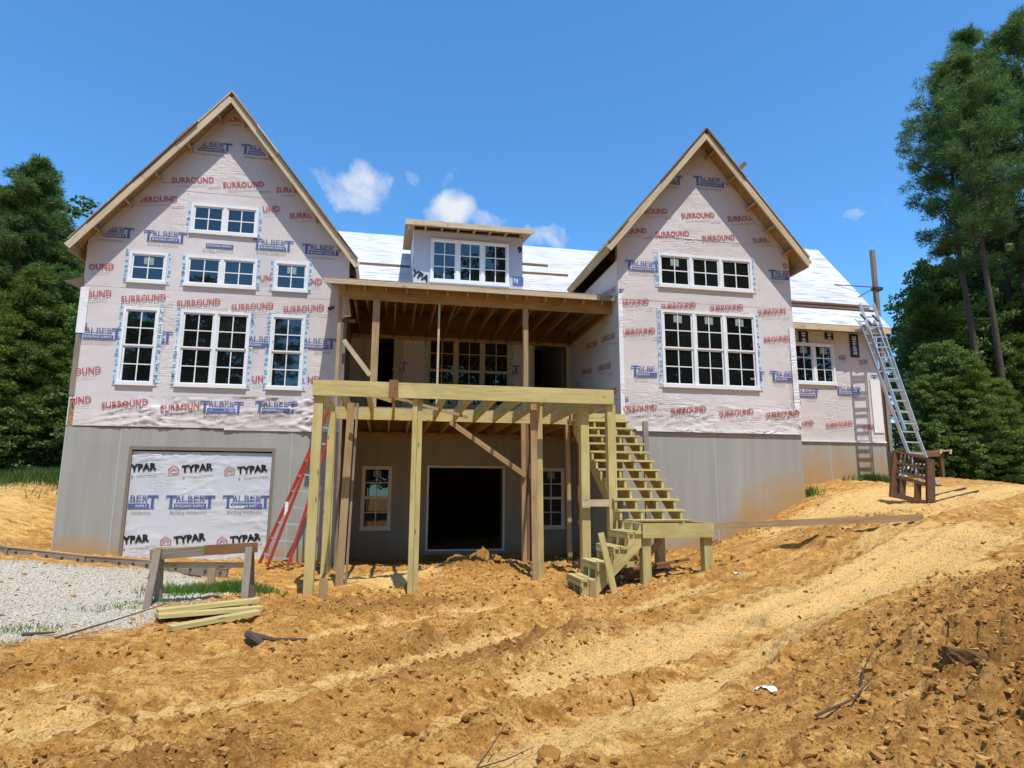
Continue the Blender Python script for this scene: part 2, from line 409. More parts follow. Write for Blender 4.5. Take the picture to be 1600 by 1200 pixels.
# ------------------------------------------------------------------ the ground
GP = [  # x, y, z
 (0, 0, 0), (-2, 0, 0), (3, 0, .1), (-3, 3, 0), (0, 3, 0), (.8, 3.9, 0.0), (-2.1, 4.4, 0), (3.2, 2.9, .34), (4.6, 3.4, .62), (4.3, 4.5, .55), (6, 4.5, .85), (5.7, 5.2, .74), (3.2, 5.2, .10), (1.4, 7.1, 0.02), (4.1, 6.6, .28),
 (7, 6.1, .74), (7.6, 8.2, 1.20), (9.6, 10, 1.41), (9.2, 8, 1.32), (12, 9.5, 1.62), (11.6, 12.2, 1.74), (8.74, 12.35, 1.45), (8.3, 12.35, 1.22), (7.1, 12.35, .78), (6.65, 12.35, .5), (5.1, 12.35, .42), (5.6, 10.8, .52), (7, 10, 1.0), (4.8, 9, .44), (3.75, 9.0, .27),
 (4.25, 9.6, .3), (3.0, 9.2, .12), (2.5, 10.6, .24), (1.46, 11.3, .34), (.4, 10.15, .08), (-1.05, 10.15, .07), (.5, 12.5, .12), (1.5, 14, .04), (1.5, 16, 0), (4.4, 16, .05), (4.4, 13, .2), (-1, 16, 0), (-1, 13, .15), (-.7, 10.8, .13),
 (-2.2, 13.3, .20), (-3.5, 13.8, .24), (-5.3, 14.1, .32), (-6.3, 14.2, .43), (-6.7, 13.2, .44), (-3.3, 12.1, .14), (-4.6, 12.8, .28), (-5.7, 11.3, .46), (-4.05, 11.6, .26), (-3.3, 10.4, .14), (-3.9, 7.85, .03), (-2.3, 7.8, .06), (-2.8, 9, .1), (-1.7, 9.6, .1),
 (-7.1, 15, .5), (-7.4, 16, .9), (-8.2, 16.2, 1.2), (-8.6, 19, 1.9), (-9.8, 19, 1.8), (-11, 14, 1.0), (-8, 10, .4), (-8, 5, .1), (-12, 24, 2.1), (-7, 24, 2.0),
 (10, 13.9, 1.82), (12.1, 13.9, 1.90), (14.4, 14, 1.98), (16.3, 14, 1.66), (20.9, 18, 1.7), (18.5, 18, 2.0), (12.3, 18, 2.1), (14, 5, 1.3), (24, 24, 2.1), (4, 26, 2.1), (0, -12, .1), (-14, -8, .1), (16, -10, .5)]
GP = np.array(GP)
def _tps(r2): return np.where(r2 > 1e-9, r2*np.log(r2+1e-12), 0)
_n = len(GP); _K = _tps(((GP[:, None, :2]-GP[None, :, :2])**2).sum(-1)) + np.eye(_n)*.25
_P = np.c_[np.ones(_n), GP[:, :2]]
_A = np.block([[_K, _P], [_P.T, np.zeros((3, 3))]])
_w = np.linalg.solve(_A, np.r_[GP[:, 2], 0, 0, 0])
def base_z(x, y):
    x = np.asarray(x, float); y = np.asarray(y, float)
    sh = x.shape; xf, yf = x.ravel(), y.ravel()
    xc = np.clip(xf, -15, 26); yc = np.clip(yf, -12, 26)
    z = _w[_n]+_w[_n+1]*xc+_w[_n+2]*yc
    for i in range(_n):
        z = z + _w[i]*_tps((xc-GP[i, 0])**2+(yc-GP[i, 1])**2)
    return z.reshape(sh)
TR = [ # wheel and track marks: polyline, half width, lug pitch
 ([(-7, 3.4), (-3.5, 4.3), (-1, 5.5), (1.5, 7.2), (3.4, 8.0), (6, 8.6)], .26, .17),
 ([(-7, 5.2), (-3.5, 5.7), (-1.5, 6.9), (.8, 8.6), (2.4, 9.0)], .26, .17),
 ([(-.5, 3.2), (1.2, 4.3), (3.4, 5.6), (6, 6.6), (9, 7.6), (14, 9.3)], .30, .2),
 ([(1.2, 5.8), (3.0, 6.9), (5.2, 7.6), (8, 8.6), (13, 10.6)], .30, .2),
 ([(-4, 2.6), (-1, 3.6), (1.5, 5.6), (3.6, 6.3)], .22, .15)]
def tracks(x, y):
    best = np.full(x.shape, 9.); s_ = np.zeros(x.shape); pit = np.full(x.shape, .2); hw = np.full(x.shape, .26)
    for pl, w, p in TR:
        acc = 0
        for (x0, y0), (x1, y1) in zip(pl[:-1], pl[1:]):
            L = math.hypot(x1-x0, y1-y0); ux, uy = (x1-x0)/L, (y1-y0)/L
            t = np.clip((x-x0)*ux+(y-y0)*uy, 0, L)
            d = np.hypot(x-x0-t*ux, y-y0-t*uy)/w
            m = d < best
            best = np.where(m, d, best); s_ = np.where(m, acc+t+.35*np.abs((x-x0)*uy-(y-y0)*ux), s_); pit = np.where(m, p, pit); hw = np.where(m, w, hw)
            acc += L
    return best, s_, pit
def blob(x, y, cx, cy, rx, ry, rot=0):
    c, s = math.cos(rot), math.sin(rot)
    a = ((x-cx)*c+(y-cy)*s)/rx; b = (-(x-cx)*s+(y-cy)*c)/ry
    return np.exp(-(a*a+b*b))
def masks(x, y):
    wob = fbm(x*.8, y*.8, 31, 4)
    d, s, p = tracks(x, y)
    pale = np.clip(1.5-d*1.1, 0, 1)*.62
    pale = np.maximum(pale, blob(x, y, 5.2, 6.9, 4.2, .85, .22)*1.1)
    pale = np.maximum(pale, blob(x, y, 10.5, 10.8, 4.5, 1.8, .25)*.9)
    pale = np.maximum(pale, blob(x, y, 1.9, 4.4, 1.0, .38, .5)*.8)
    pale = np.maximum(pale, blob(x, y, -.1, 11.2, 1.1, .55)*.9)
    pale = np.maximum(pale, blob(x, y, -2.0, 11.3, 1.2, 1.2)*.45)
    pale = np.maximum(pale, blob(x, y, -9, 16.8, 2.5, 2.6)*.55)
    pale = np.maximum(pale, blob(x, y, -2.6, 5.2, 3.2, 1.1, .4)*.35)
    pale = np.clip(pale + wob*.9, 0, 1)
    damp = np.clip(blob(x, y, 1.3, 6.6, 2.4, .75, .35)*.95 + blob(x, y, -.6, 4.2, 2.4, .5, .3)*.6 + blob(x, y, -3.6, 6.5, 3, .45, .1)*.5 + blob(x, y, 7.5, 9.3, 3.2, .6, .25)*.6 + blob(x, y, 5.0, 3.6, 2.2, 1.3, .45)*.72 + blob(x, y, 1.5, 11.3, 1.2, .6)*.7 + blob(x, y, 0, 9.1, 2.6, .6)*.55 + blob(x, y, 5.8, 11.4, 1.5, .8)*.5 + blob(x, y, -6.9, 14.9, .8, .5)*.6 + wob*1.0, 0, 1)*(1-pale*.8)
    gravel = np.clip(np.maximum.reduce([blob(x, y, -5.2, 10.4, 2.6, 1.9)*1.5, blob(x, y, -4.9, 8.6, 2.6, 1.1)*.95, blob(x, y, -3.1, 9.0, .9, .8)*.5, blob(x, y, -3.6, 11.6, 1.4, .7)*.8]) + wob*.5, 0, 1)
    gravel = gravel*(y > 6.6)
    verge = np.clip(blob(x, y, -10.2, 19.4, 2.4, 1.2)*1.4+ (y > 19.5)*(x < -6)*1.0 + (y > 19)*(x > 14)*.8 + (np.abs(x) > 24)*.5 + (y > 26)*.8, 0, 1)
    rough = np.clip(.38 + damp*.7 + wob*.6 - pale*.42, .06, 1.15)*(1-np.clip(gravel, 0, 1)*.7)
    return pale, damp, gravel, verge, rough, d, s, p
def ground(x, y, detail=True):
    z = base_z(x, y)
    # the mound left in front of the basement door, the bank beside the gravel, the spoil heap on the right
    z = z + blob(x, y, 1.5, 11.5, .75, .4, .1)*.10 + blob(x, y, -5.0, 10.9, 1.7, .9)*.10
    z = z + blob(x, y, 6.0, 10.6, .9, .5, .6)*.14 + blob(x, y, 4.9, 4.3, 1.5, .8, .5)*.12
    z = z - blob(x, y, -1.35, 10.75, .28, .42)*.22 - blob(x, y, .12, 10.75, .22, .3)*.18
    if detail:
        pale, damp, gravel, verge, rough, d, s, p = masks(x, y)
        far = np.clip(1-(np.hypot(x, y)-16)/14, 0, 1)
        z = z + fbm(x*.55, y*.55, 3, 4)*.12*far
        lump = fbm(x*2.6, y*2.6, 7, 5, .6)
        z = z + lump*.19*rough*far
        tk = np.clip(1.15-d, 0, 1); tk = np.clip(tk*4, 0, 1)
        lug = (np.abs(((s/p) % 1)-.5)*2)
        z = z - tk*.045*far + tk*np.clip(lug*2.6-.9, 0, 1)*.048*np.clip(.1+vn(x*1.1, y*1.1, 77)*1.2, 0, 1)*far
        z = z + np.exp(-((d-1.35)/.28)**2)*.065*(.3+vn(x*3, y*3, 12))*far
        c1, r1 = cells(x*5.5+lump*.6, y*5.5, 21); c2, r2 = cells(x*13+lump, y*13, 23); c3, r3 = cells(x*2.3, y*2.3, 25)
        crumb = np.clip(.62-c1, 0, 1)*.10*(r1 > .4)*r1 + np.clip(.6-c2, 0, 1)*.055*(r2 > .3)*(.4+r2) + np.clip(.42-c3, 0, 1)*.17*(r3 > .7)
        wx, wy = x+lump*.25, y+fbm(x*3, y*3, 19, 3)*.25
        p1, q1 = cells(wx*6.5, wy*8.5, 33); p2, q2 = cells(wx*15, wy*17, 35); p3, q3 = cells(wx*2.6, wy*3.6, 37)
        crust = (q1-.5)*.085*(q1 > .25)+(q2-.5)*.060+(q3-.5)*.09*(q3 > .5)
        rg = np.clip(rough*1.15, .16, 1.1)
        z = z + crust*rg*far*(1-tk*.8)
        # scrapes left by the blade, running with the tracks
        al = x*.83+y*.56; ac = -x*.56+y*.83
        z = z + fbm(al*1.3, ac*13, 55, 3)*.030*far*(1-np.clip(gravel, 0, 1))
        rdg = 1-np.abs(fbm(x*7, y*7, 91, 4, .65))*4
        z = z + np.clip(rdg, -1, 1)*.022*np.clip(rough, .15, 1)*far
        z = z + crumb*np.clip(rough*1.5-.12, 0, 1.4)*far*(1-tk*.7)
        z = z + (fbm(x*16, y*16, 41, 3, .6))*.036*(.35+rough)*far
        return z, pale, damp, gravel, verge
    return z
def G1(x, y):
    return float(ground(np.array([float(x)]), np.array([float(y)]))[0][0])
def axis(segs):
    out = []
    for a, b, st in segs:
        n = max(1, int(round((b-a)/st))); out += list(np.linspace(a, b, n, endpoint=False))
    out.append(segs[-1][1]); return np.array(out)
gx = axis([(-900, -200, 140), (-200, -40, 20), (-40, -16, 2), (-16, -9, .22), (-9, -3.2, .042), (-3.2, 5.2, .019), (5.2, 10.5, .032), (10.5, 18, .09), (18, 40, 1.1), (40, 200, 20), (200, 900, 140)])
gy = axis([(-900, -200, 140), (-200, -30, 20), (-30, -4, 2), (-4, 2.2, .4), (2.2, 5.5, .0165), (5.5, 9, .023), (9, 13, .036), (13, 17, .07), (17, 24, .25), (24, 60, 2.5), (60, 200, 20), (200, 900, 140)])
XX, YY = np.meshgrid(gx, gy)
ZZ, A_p, A_d, A_g, A_v = ground(XX, YY)
nx, ny = len(gx), len(gy)
me = bpy.data.meshes.new('ground')
co = np.stack([XX.ravel(), YY.ravel(), ZZ.ravel()], 1).astype(np.float32)
idx = np.arange(nx*ny).reshape(ny, nx)
q = np.stack([idx[:-1, :-1], idx[:-1, 1:], idx[1:, 1:], idx[1:, :-1]], -1).reshape(-1, 4).astype(np.int32)
me.vertices.add(len(co)); me.vertices.foreach_set('co', co.ravel())
me.loops.add(q.size); me.loops.foreach_set('vertex_index', q.ravel())
me.polygons.add(len(q)); me.polygons.foreach_set('loop_start', np.arange(0, q.size, 4, dtype=np.int32)); me.polygons.foreach_set('loop_total', np.full(len(q), 4, np.int32))
me.polygons.foreach_set('use_smooth', np.ones(len(q), bool))
me.update(calc_edges=True)
for nme, arr in (('pale', A_p), ('damp', A_d), ('gravel', A_g), ('verge', A_v)): setattr_f(me, nme, arr.ravel())
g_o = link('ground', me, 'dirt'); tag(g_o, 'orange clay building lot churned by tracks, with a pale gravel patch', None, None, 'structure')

# ------------------------------------------------------------------ loose clods and stones
ICO = bmesh.new(); bmesh.ops.create_icosphere(ICO, subdivisions=1, radius=1); ICO.verts.ensure_lookup_table()
IV = np.array([v.co[:] for v in ICO.verts]); IF = np.array([[v.index for v in f.verts] for f in ICO.faces]); ICO.free()
ICO = bmesh.new(); bmesh.ops.create_icosphere(ICO, subdivisions=3, radius=1); ICO.verts.ensure_lookup_table()
IV3 = np.array([v.co[:] for v in ICO.verts]); IF3 = np.array([[v.index for v in f.verts] for f in ICO.faces]); ICO.free()
def fastmesh(name, V, F, mat, tone=None, smooth=False, parent=None):
    V = np.asarray(V, np.float32).reshape(-1, 3); F = np.asarray(F, np.int32); k_ = F.shape[1]
    me = bpy.data.meshes.new(name)
    me.vertices.add(len(V)); me.vertices.foreach_set('co', V.ravel())
    me.loops.add(F.size); me.loops.foreach_set('vertex_index', F.ravel())
    me.polygons.add(len(F)); me.polygons.foreach_set('loop_start', np.arange(0, F.size, k_, dtype=np.int32)); me.polygons.foreach_set('loop_total', np.full(len(F), k_, np.int32))
    me.update(calc_edges=True)
    if smooth is False: me.shade_flat()
    if tone is not None: setattr_f(me, 'tone', tone, 'FACE')
    return link(name, me, mat, parent)
CV = np.array([(a, b, c) for a in (-.75, .75) for b in (-.75, .75) for c in (-.75, .75)], float)
CF = np.array([(0, 1, 3), (0, 3, 2), (4, 6, 7), (4, 7, 5), (0, 4, 5), (0, 5, 1), (2, 3, 7), (2, 7, 6), (0, 2, 6), (0, 6, 4), (1, 5, 7), (1, 7, 3)])
def scatter(name, pts, sizes, mat, rng, sink=.3, flat_=.65, IV=CV, IF=CF):
    n = len(pts)
    a = rng.uniform(0, 6.283, (n, 3))
    V = np.repeat(IV[None], n, 0)*(1+rng.uniform(-.55, .45, (n, len(IV), 3)))
    V = V*np.stack([np.ones(n), rng.uniform(.6, 1, n), rng.uniform(.35, flat_, n)], 1)[:, None]
    c, s = np.cos(a[:, 0]), np.sin(a[:, 0]); X = V[..., 0]*c[:, None]-V[..., 1]*s[:, None]; Y_ = V[..., 0]*s[:, None]+V[..., 1]*c[:, None]
    t = rng.uniform(-.5, .5, n); c, s = np.cos(t), np.sin(t)
    Z_ = V[..., 2]*c[:, None]+X*s[:, None]*.6
    V = np.stack([X, Y_, Z_], -1)*sizes[:, None, None] + pts[:, None] + np.array([0, 0, 1])*(sizes*(.55-sink))[:, None, None]
    F = (IF[None]+(np.arange(n)*len(IV))[:, None, None]).reshape(-1, 3)
    return fastmesh(name, V.reshape(-1, 3), F, mat, np.repeat(rng.uniform(0, 1, n), len(IF)))
rng = np.random.default_rng(11)
def pick(n, x0, x1, y0, y1, wf, rng):
    x = rng.uniform(x0, x1, n*6); y = y0+(y1-y0)*rng.uniform(0, 1, n*6)**1.35
    keep = rng.uniform(0, 1, n*6) < wf(x, y)
    x, y = x[keep][:n], y[keep][:n]
    return x, y
def wclod(x, y):
    m = masks(x, y); r = m[4]*(1-m[2])
    return np.clip((r-.2)*1.5, .05, 1)*(m[3] < .2)*(y < 13.7)
x, y = pick(30000, -6.5, 9, 2.3, 12.4, wclod, rng)
sz = .005+.027*rng.uniform(0, 1, len(x))**3.2
z = ground(x, y)[0]
tag(scatter('dirt_clods', np.stack([x, y, z], 1), sz, 'clod', rng, .45), 'loose crumbs of orange clay strewn over the churned soil', 'soil', None, 'stuff')
x, y = pick(12000, -8, -2, 7, 13, lambda a, b: np.clip(masks(a, b)[2]*1.2-.2, 0, 1), rng)
sz = .004+.010*rng.uniform(0, 1, len(x))**3
z = ground(x, y)[0]
tag(scatter('gravel', np.stack([x, y, z], 1), sz, 'gravel', rng, .2), 'pale crushed stone spread in front of the left wing', 'gravel', None, 'stuff')
xr = rng.uniform(1.9, 4.4, 260); yr_ = rng.uniform(12.4, 15.6, 260)
tag(scatter('rubble', np.stack([xr, yr_, ground(xr, yr_)[0]], 1), .015+.05*rng.uniform(0, 1, 260)**2, 'gravel', rng, .3, .4), 'pale broken chips littering the soil before the basement door', 'rubble', None, 'stuff')
def clod(name, label, x, y, s, squash=(1, .8, .6), seed=1, mat='clod', tilt=.0, dz=0., cat='dirt clod', group=None, cut=.22):
    r = np.random.default_rng(seed)
    n = IV3*1.0
    k_ = r.normal(size=(10, 3)); k_ /= np.linalg.norm(k_, axis=1)[:, None]
    rad = np.ones(len(n))
    for v in k_:                                          # facets broken off a lump
        dd = n@v; rad = np.minimum(rad, np.where(dd > .2, r.uniform(.42, .8)/np.maximum(dd, .2), 9))
    rad = np.minimum(rad, 1.05)*(1+.22*(vn(n[:, 0]*5+seed, n[:, 1]*5+n[:, 2]*4, seed)-.5))
    V = n*rad[:, None]*np.array(squash)*s
    R_ = Matrix.Rotation(tilt, 3, 'Y') @ Matrix.Rotation(seed*1.3, 3, 'Z')
    V = V@np.array(R_).T
    gz = G1(x, y)
    o = fastmesh(name, V, IF3, mat, np.full(len(IF3), r.uniform(.15, .6)))
    o.location = (x, y, gz+s*squash[2]*cut+dz)
    return tag(o, label, cat, group)

# ------------------------------------------------------------------ house
HOUSE = thing('house', 'unfinished gabled house in pale printed wrap over a concrete basement', 'house')
ZC = 2.86
def holes_wall(name, xs, zs, holes, Y, mat, parent, th=.12, axis_='y', clip=None, extra=(), wr=0., grid=None, soil=None, seedw=0):
    """upright wall sheet over xs x zs with rectangular openings, facing -y (axis 'y') or along x; clip = [(point, normal)] half planes"""
    X0, X1 = xs; Z0, Z1 = zs
    lx = {X0, X1}; lz = {Z0, Z1}
    for a, b, c, d in holes: lx |= {a, b}; lz |= {c, d}
    lx = {v for v in lx if X0 <= v <= X1}; lz = {v for v in lz if Z0 <= v <= Z1}
    if grid:
        def fill(s_):
            s_ = sorted(s_); out = []
            for a, b in zip(s_[:-1], s_[1:]):
                n = max(1, int(round((b-a)/grid))); out += list(np.linspace(a, b, n, endpoint=False))
            return out+[s_[-1]]
        lx, lz = fill(lx), fill(lz)
    else: lx, lz = sorted(lx), sorted(lz)
    bm = bmesh.new(); V = {}
    def vert(i, j):
        if (i, j) not in V: V[i, j] = bm.verts.new((lx[i], 0, lz[j]))
        return V[i, j]
    for i in range(len(lx)-1):
        for j in range(len(lz)-1):
            cx, cz = (lx[i]+lx[i+1])/2, (lz[j]+lz[j+1])/2
            if any(a < cx < b and c < cz < d for a, b, c, d in holes): continue
            bm.faces.new((vert(i, j), vert(i+1, j), vert(i+1, j+1), vert(i, j+1)))
    for (px, pz), (nx_, nz_) in (clip or []):
        bmesh.ops.bisect_plane(bm, geom=bm.verts[:]+bm.edges[:]+bm.faces[:], plane_co=(px, 0, pz), plane_no=(nx_, 0, nz_), clear_outer=True)
    if wr:
        bm.verts.ensure_lookup_table()
        xs_ = np.array([v.co.x for v in bm.verts]); zs_ = np.array([v.co.z for v in bm.verts])
        dsp = wrinkle(xs_, zs_, seedw)*wr
        for v, dd in zip(bm.verts, dsp): v.co.y -= float(dd)
    elif th:
        r = bmesh.ops.extrude_face_region(bm, geom=bm.faces[:])
        bmesh.ops.translate(bm, verts=[g for g in r['geom'] if isinstance(g, bmesh.types.BMVert)], vec=(0, th, 0))
        bmesh.ops.recalc_face_normals(bm, faces=bm.faces[:])
    for v in bm.verts:
        if axis_ == 'y': v.co = Vector((v.co.x, Y+v.co.y, v.co.z))
        else: v.co = Vector((Y+v.co.y*extra[0], v.co.x, v.co.z))
    me = bpy.data.meshes.new(name); bm.to_mesh(me); bm.free()
    if axis_ != 'y' and extra[0] < 0: pass
    o = link(name, me, mat, parent)
    if wr: me.polygons.foreach_set('use_smooth', np.ones(len(me.polygons), bool))
    if soil is not None:
        co_ = np.array([v.co[:] for v in me.vertices]); setattr_f(me, 'soil', np.clip(1-(co_[:, 2]-soil(co_[:, 0], co_[:, 1]))/np.where(co_[:, 0] > 7.2, 1.25, .5), 0, 1))
    return o
def wrinkle(x, z, seed=0):
    """folds pulled through a loosely stapled sheet"""
    a = fbm(x*1.1+z*3.6, z*7-x*1.5, 50+seed, 3); b = fbm(x*6.5, z*1.6+x*1.2, 60+seed, 3)
    r = (1-np.clip(np.abs(a)*9, 0, 1))+(1-np.clip(np.abs(b)*9, 0, 1))*.7
    return r*np.clip(vn(x*.8, z*1.3, 70+seed)*1.6-.25, .05, 1)+vn(x*2, z*2, 80+seed)*.3

LX0, LX1, LY, LCX, LAP, LSL = -6.31, -.98, 14.2, -3.64, 10.28, 1.283
RX0, RX1, RY, RCX, RAP, RSL = 4.68, 8.76, 12.35, 6.66, 9.52, 1.217
FX0, FX1, FY = 8.76, 12.2, 13.9
DY = 16.
# opening lists: (x0, x1, z0, z1, units, rows per unit, sashes)
WL = [(-4.36, -2.98, 7.12, 7.79, 2, 2, 1), (-5.48, -4.74, 5.93, 6.60, 1, 2, 1), (-4.37, -2.93, 5.93, 6.60, 2, 2, 1), (-2.57, -1.85, 5.93, 6.60, 1, 2, 1),
      (-5.48, -4.79, 3.75, 5.38, 1, 4, 2), (-4.37, -2.98, 3.75, 5.38, 2, 4, 2), (-2.56, -1.85, 3.75, 5.38, 1, 4, 2)]
WR = [(5.60, 7.82, 5.97, 6.72, 3, 2, 1), (5.62, 7.83, 3.79, 5.45, 3, 4, 2)]
WF = [(9.80, 10.93, 4.27, 5.31, 2, 3, 1)]
WD = [(.84, 2.71, 6.44, 7.50, 3, 3, 1)]
WP = [(.92, 3.06, 3.72, 5.58, 3, 4, 2)]
WB = [(-.57, .14, .71, 2.22, 1, 4, 2), (3.78, 4.48, .71, 2.22, 1, 4, 2)]
DOORB = (1.04, 2.88, .2, 2.2); DOORL = (-.60, .26, 3.26, 5.64); DOORR = (3.70, 4.56, 3.26, 5.64)
def H(ws): return [w[:4] for w in ws]
def soilf(x, y):
    return base_z(x, y)
def gclip(cx, ap, sl, dz=0):
    s = math.hypot(sl, 1)
    return [((cx, ap-dz), (sl/s, 1/s)), ((cx, ap-dz), (-sl/s, 1/s))]

# basement walls
GAR = (-5.08, -2.31, .10, 2.49)
holes_wall('foundation_wall', (LX0, LX1), (-.6, ZC), [GAR], LY, 'concrete', HOUSE, .25, grid=.3, soil=soilf)
holes_wall('foundation_wall', (LY+.25, 24), (-.6, ZC), [], LX0, 'concrete', HOUSE, .25, 'x', extra=(1,), grid=.5, soil=soilf)
holes_wall('foundation_wall', (LY+.25, DY), (-.6, ZC), [], LX1, 'concrete', HOUSE, .25, 'x', extra=(-1,), grid=.5, soil=soilf)
holes_wall('foundation_wall', (LX1-.25, RX0+.25), (-.6, 2.94), [DOORB]+H(WB), DY, 'concrete', HOUSE, .25, grid=.4, soil=soilf).active_material = M['concrete']
holes_wall('foundation_wall', (RX0, RX1), (-.6, ZC), [], RY, 'concrete', HOUSE, .25, grid=.3, soil=soilf)
holes_wall('foundation_wall', (RY+.25, DY), (-.6, ZC), [], RX0, 'concrete', HOUSE, .25, 'x', extra=(1,), grid=.4, soil=soilf)
holes_wall('foundation_wall', (RY+.25, FY), (-.6, ZC), [], RX1, 'concrete', HOUSE, .25, 'x', extra=(-1,), grid=.4, soil=soilf)
holes_wall('foundation_wall', (FX0, FX1), (-.6, ZC), [], FY, 'concrete', HOUSE, .25, grid=.3, soil=soilf)
holes_wall('foundation_wall', (FY+.25, 18.3), (-.6, ZC), [], FX1, 'concrete', HOUSE, .25, 'x', extra=(-1,), grid=.5, soil=soilf)
for x_, y_ in ((-5.29, LY), (-1.98, LY), (6.72, RY), (10.62, FY), (-6.295, LY)):
    box('wall_joint', (x_-.009, y_-.004, .0), (x_+.009, y_+.01, ZC-.01), 'joint', HOUSE)
# sheathed walls above
XI = 'wrap'
holes_wall('wall', (LX0+.02, LX1-.02), (ZC, 10.2), H(WL), LY+.015, 'osb', HOUSE, .15, clip=gclip(LCX, LAP, LSL, .05))
holes_wall('wall', (RX0+.02, RX1-.02), (ZC, 9.5), H(WR), RY+.015, 'osb', HOUSE, .15, clip=gclip(RCX, RAP, RSL, .05))
holes_wall('wall', (FX0+.02, FX1-.02), (ZC, 5.7), H(WF), FY+.015, 'osb', HOUSE, .15)
holes_wall('wall', (LX1-.14, RX0+.14), (2.944, 6.4), H(WP)+[DOORL, DOORR], DY+.015, 'osb', HOUSE, .15)
holes_wall('wall', (.45, 3.04), (6.2, 7.72), H(WD), 14.415, 'osb', HOUSE, .12)

def sheet(xs, zs, holes, Y, clip=None, amp=.006, grid=.07, mat='wrap', seed=0):
    return holes_wall('wrap_sheet', xs, zs, holes, Y, mat, HOUSE, 0, clip=clip, wr=amp, grid=grid, seedw=seed)
lc = gclip(LCX, LAP, LSL, .06); rc = gclip(RCX, RAP, RSL, .06)
sheet((LX0, LX1), (3.42, 5.86), H(WL), LY, lc, .0035, .05, seed=1)
sheet((LX0, LX1), (5.80, 8.12), H(WL), LY-.004, lc, .003, .06, seed=2)
sheet((LX0, LX1), (8.06, 10.25), [], LY-.008, lc, .003, .06, seed=3)
sheet((LX0+.12, -3.30), (2.885, 3.52), [], LY-.012, None, .034, .03, seed=4)
sheet((-3.34, LX1), (2.85, 3.56), [], LY-.016, None, .042, .03, seed=5)
sheet((RX0, RX1), (3.3, 5.7), H(WR), RY, rc, .0035, .05, seed=6)
sheet((RX0, RX1), (5.64, 7.75), H(WR), RY-.004, rc, .003, .06, seed=7)
sheet((RX0, RX1), (7.1, 9.5), [], RY-.008, rc, .007, .05, seed=8)
sheet((RX0, RX1), (2.88, 3.42), [], RY-.012, None, .034, .03, seed=9)
box('wrap_hem', (RX0+.3, RY-.05, 2.84), (RX1+.03, RY-.018, 2.90), 'seam', HOUSE)
box('wrap_hem', (FX0, FY-.04, 2.845), (FX1, FY-.014, 2.885), 'seam', HOUSE)
sheet((FX0, FX1), (2.87, 5.64), H(WF), FY, None, .005, .06, seed=10)
sheet((LX1, RX0), (3.2, 5.42), H(WP)+[DOORL, DOORR], DY, None, .005, .1, seed=11)
sheet((.45, 3.04), (6.24, 7.68), H(WD), 14.4, None, .005, .05, 'wrap_dormer_shaded', 12)
def side(nm, ys, zs, X, sgn, mat='wrap', th=.02):
    return holes_wall(nm, ys, zs, [], X, mat, HOUSE, th, 'x', extra=(sgn,))
side('wrap_sheet', (LY, 24), (2.88, 6.7), LX0-.004, 1); side('wrap_sheet', (LY, DY), (2.88, 6.7), LX1+.004, -1, 'spf_dark' if False else 'osb')
side('wrap_sheet', (RY, DY+4), (2.88, 6.5), RX0-.004, 1); side('wrap_sheet', (RY, FY+3), (2.88, 6.5), RX1+.004, -1); side('wrap_sheet', (FY, 18.3), (2.88, 5.6), FX1+.004, -1)
for x_ in (.444, 3.046): pymesh('wall', [(x_, 14.4, 6.1), (x_, 17.2, 8.0), (x_, 17.2, 8.26), (x_, 14.4, 7.76)], [(0, 1, 2, 3)], 'wrap_dormer_shaded', HOUSE)
# far gable end of the right wing
pymesh('wall', [(FX1+.01, 13.75, 5.55), (FX1+.01, 18.1, 5.55), (FX1+.01, 15.92, 8.5)], [(0, 1, 2)], 'wrap', HOUSE)
# back and inner walls, floors: keep the inside dark
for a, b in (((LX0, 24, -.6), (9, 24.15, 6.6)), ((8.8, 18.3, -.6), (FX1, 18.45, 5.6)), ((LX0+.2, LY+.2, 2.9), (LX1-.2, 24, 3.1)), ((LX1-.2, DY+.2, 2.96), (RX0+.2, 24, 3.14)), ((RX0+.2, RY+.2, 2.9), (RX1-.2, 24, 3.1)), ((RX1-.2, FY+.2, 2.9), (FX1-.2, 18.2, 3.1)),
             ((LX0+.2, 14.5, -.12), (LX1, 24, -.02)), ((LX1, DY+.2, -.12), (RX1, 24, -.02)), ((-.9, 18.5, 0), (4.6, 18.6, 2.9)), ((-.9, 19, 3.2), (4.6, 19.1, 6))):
    box('interior_wall', a, b, 'interior', HOUSE)

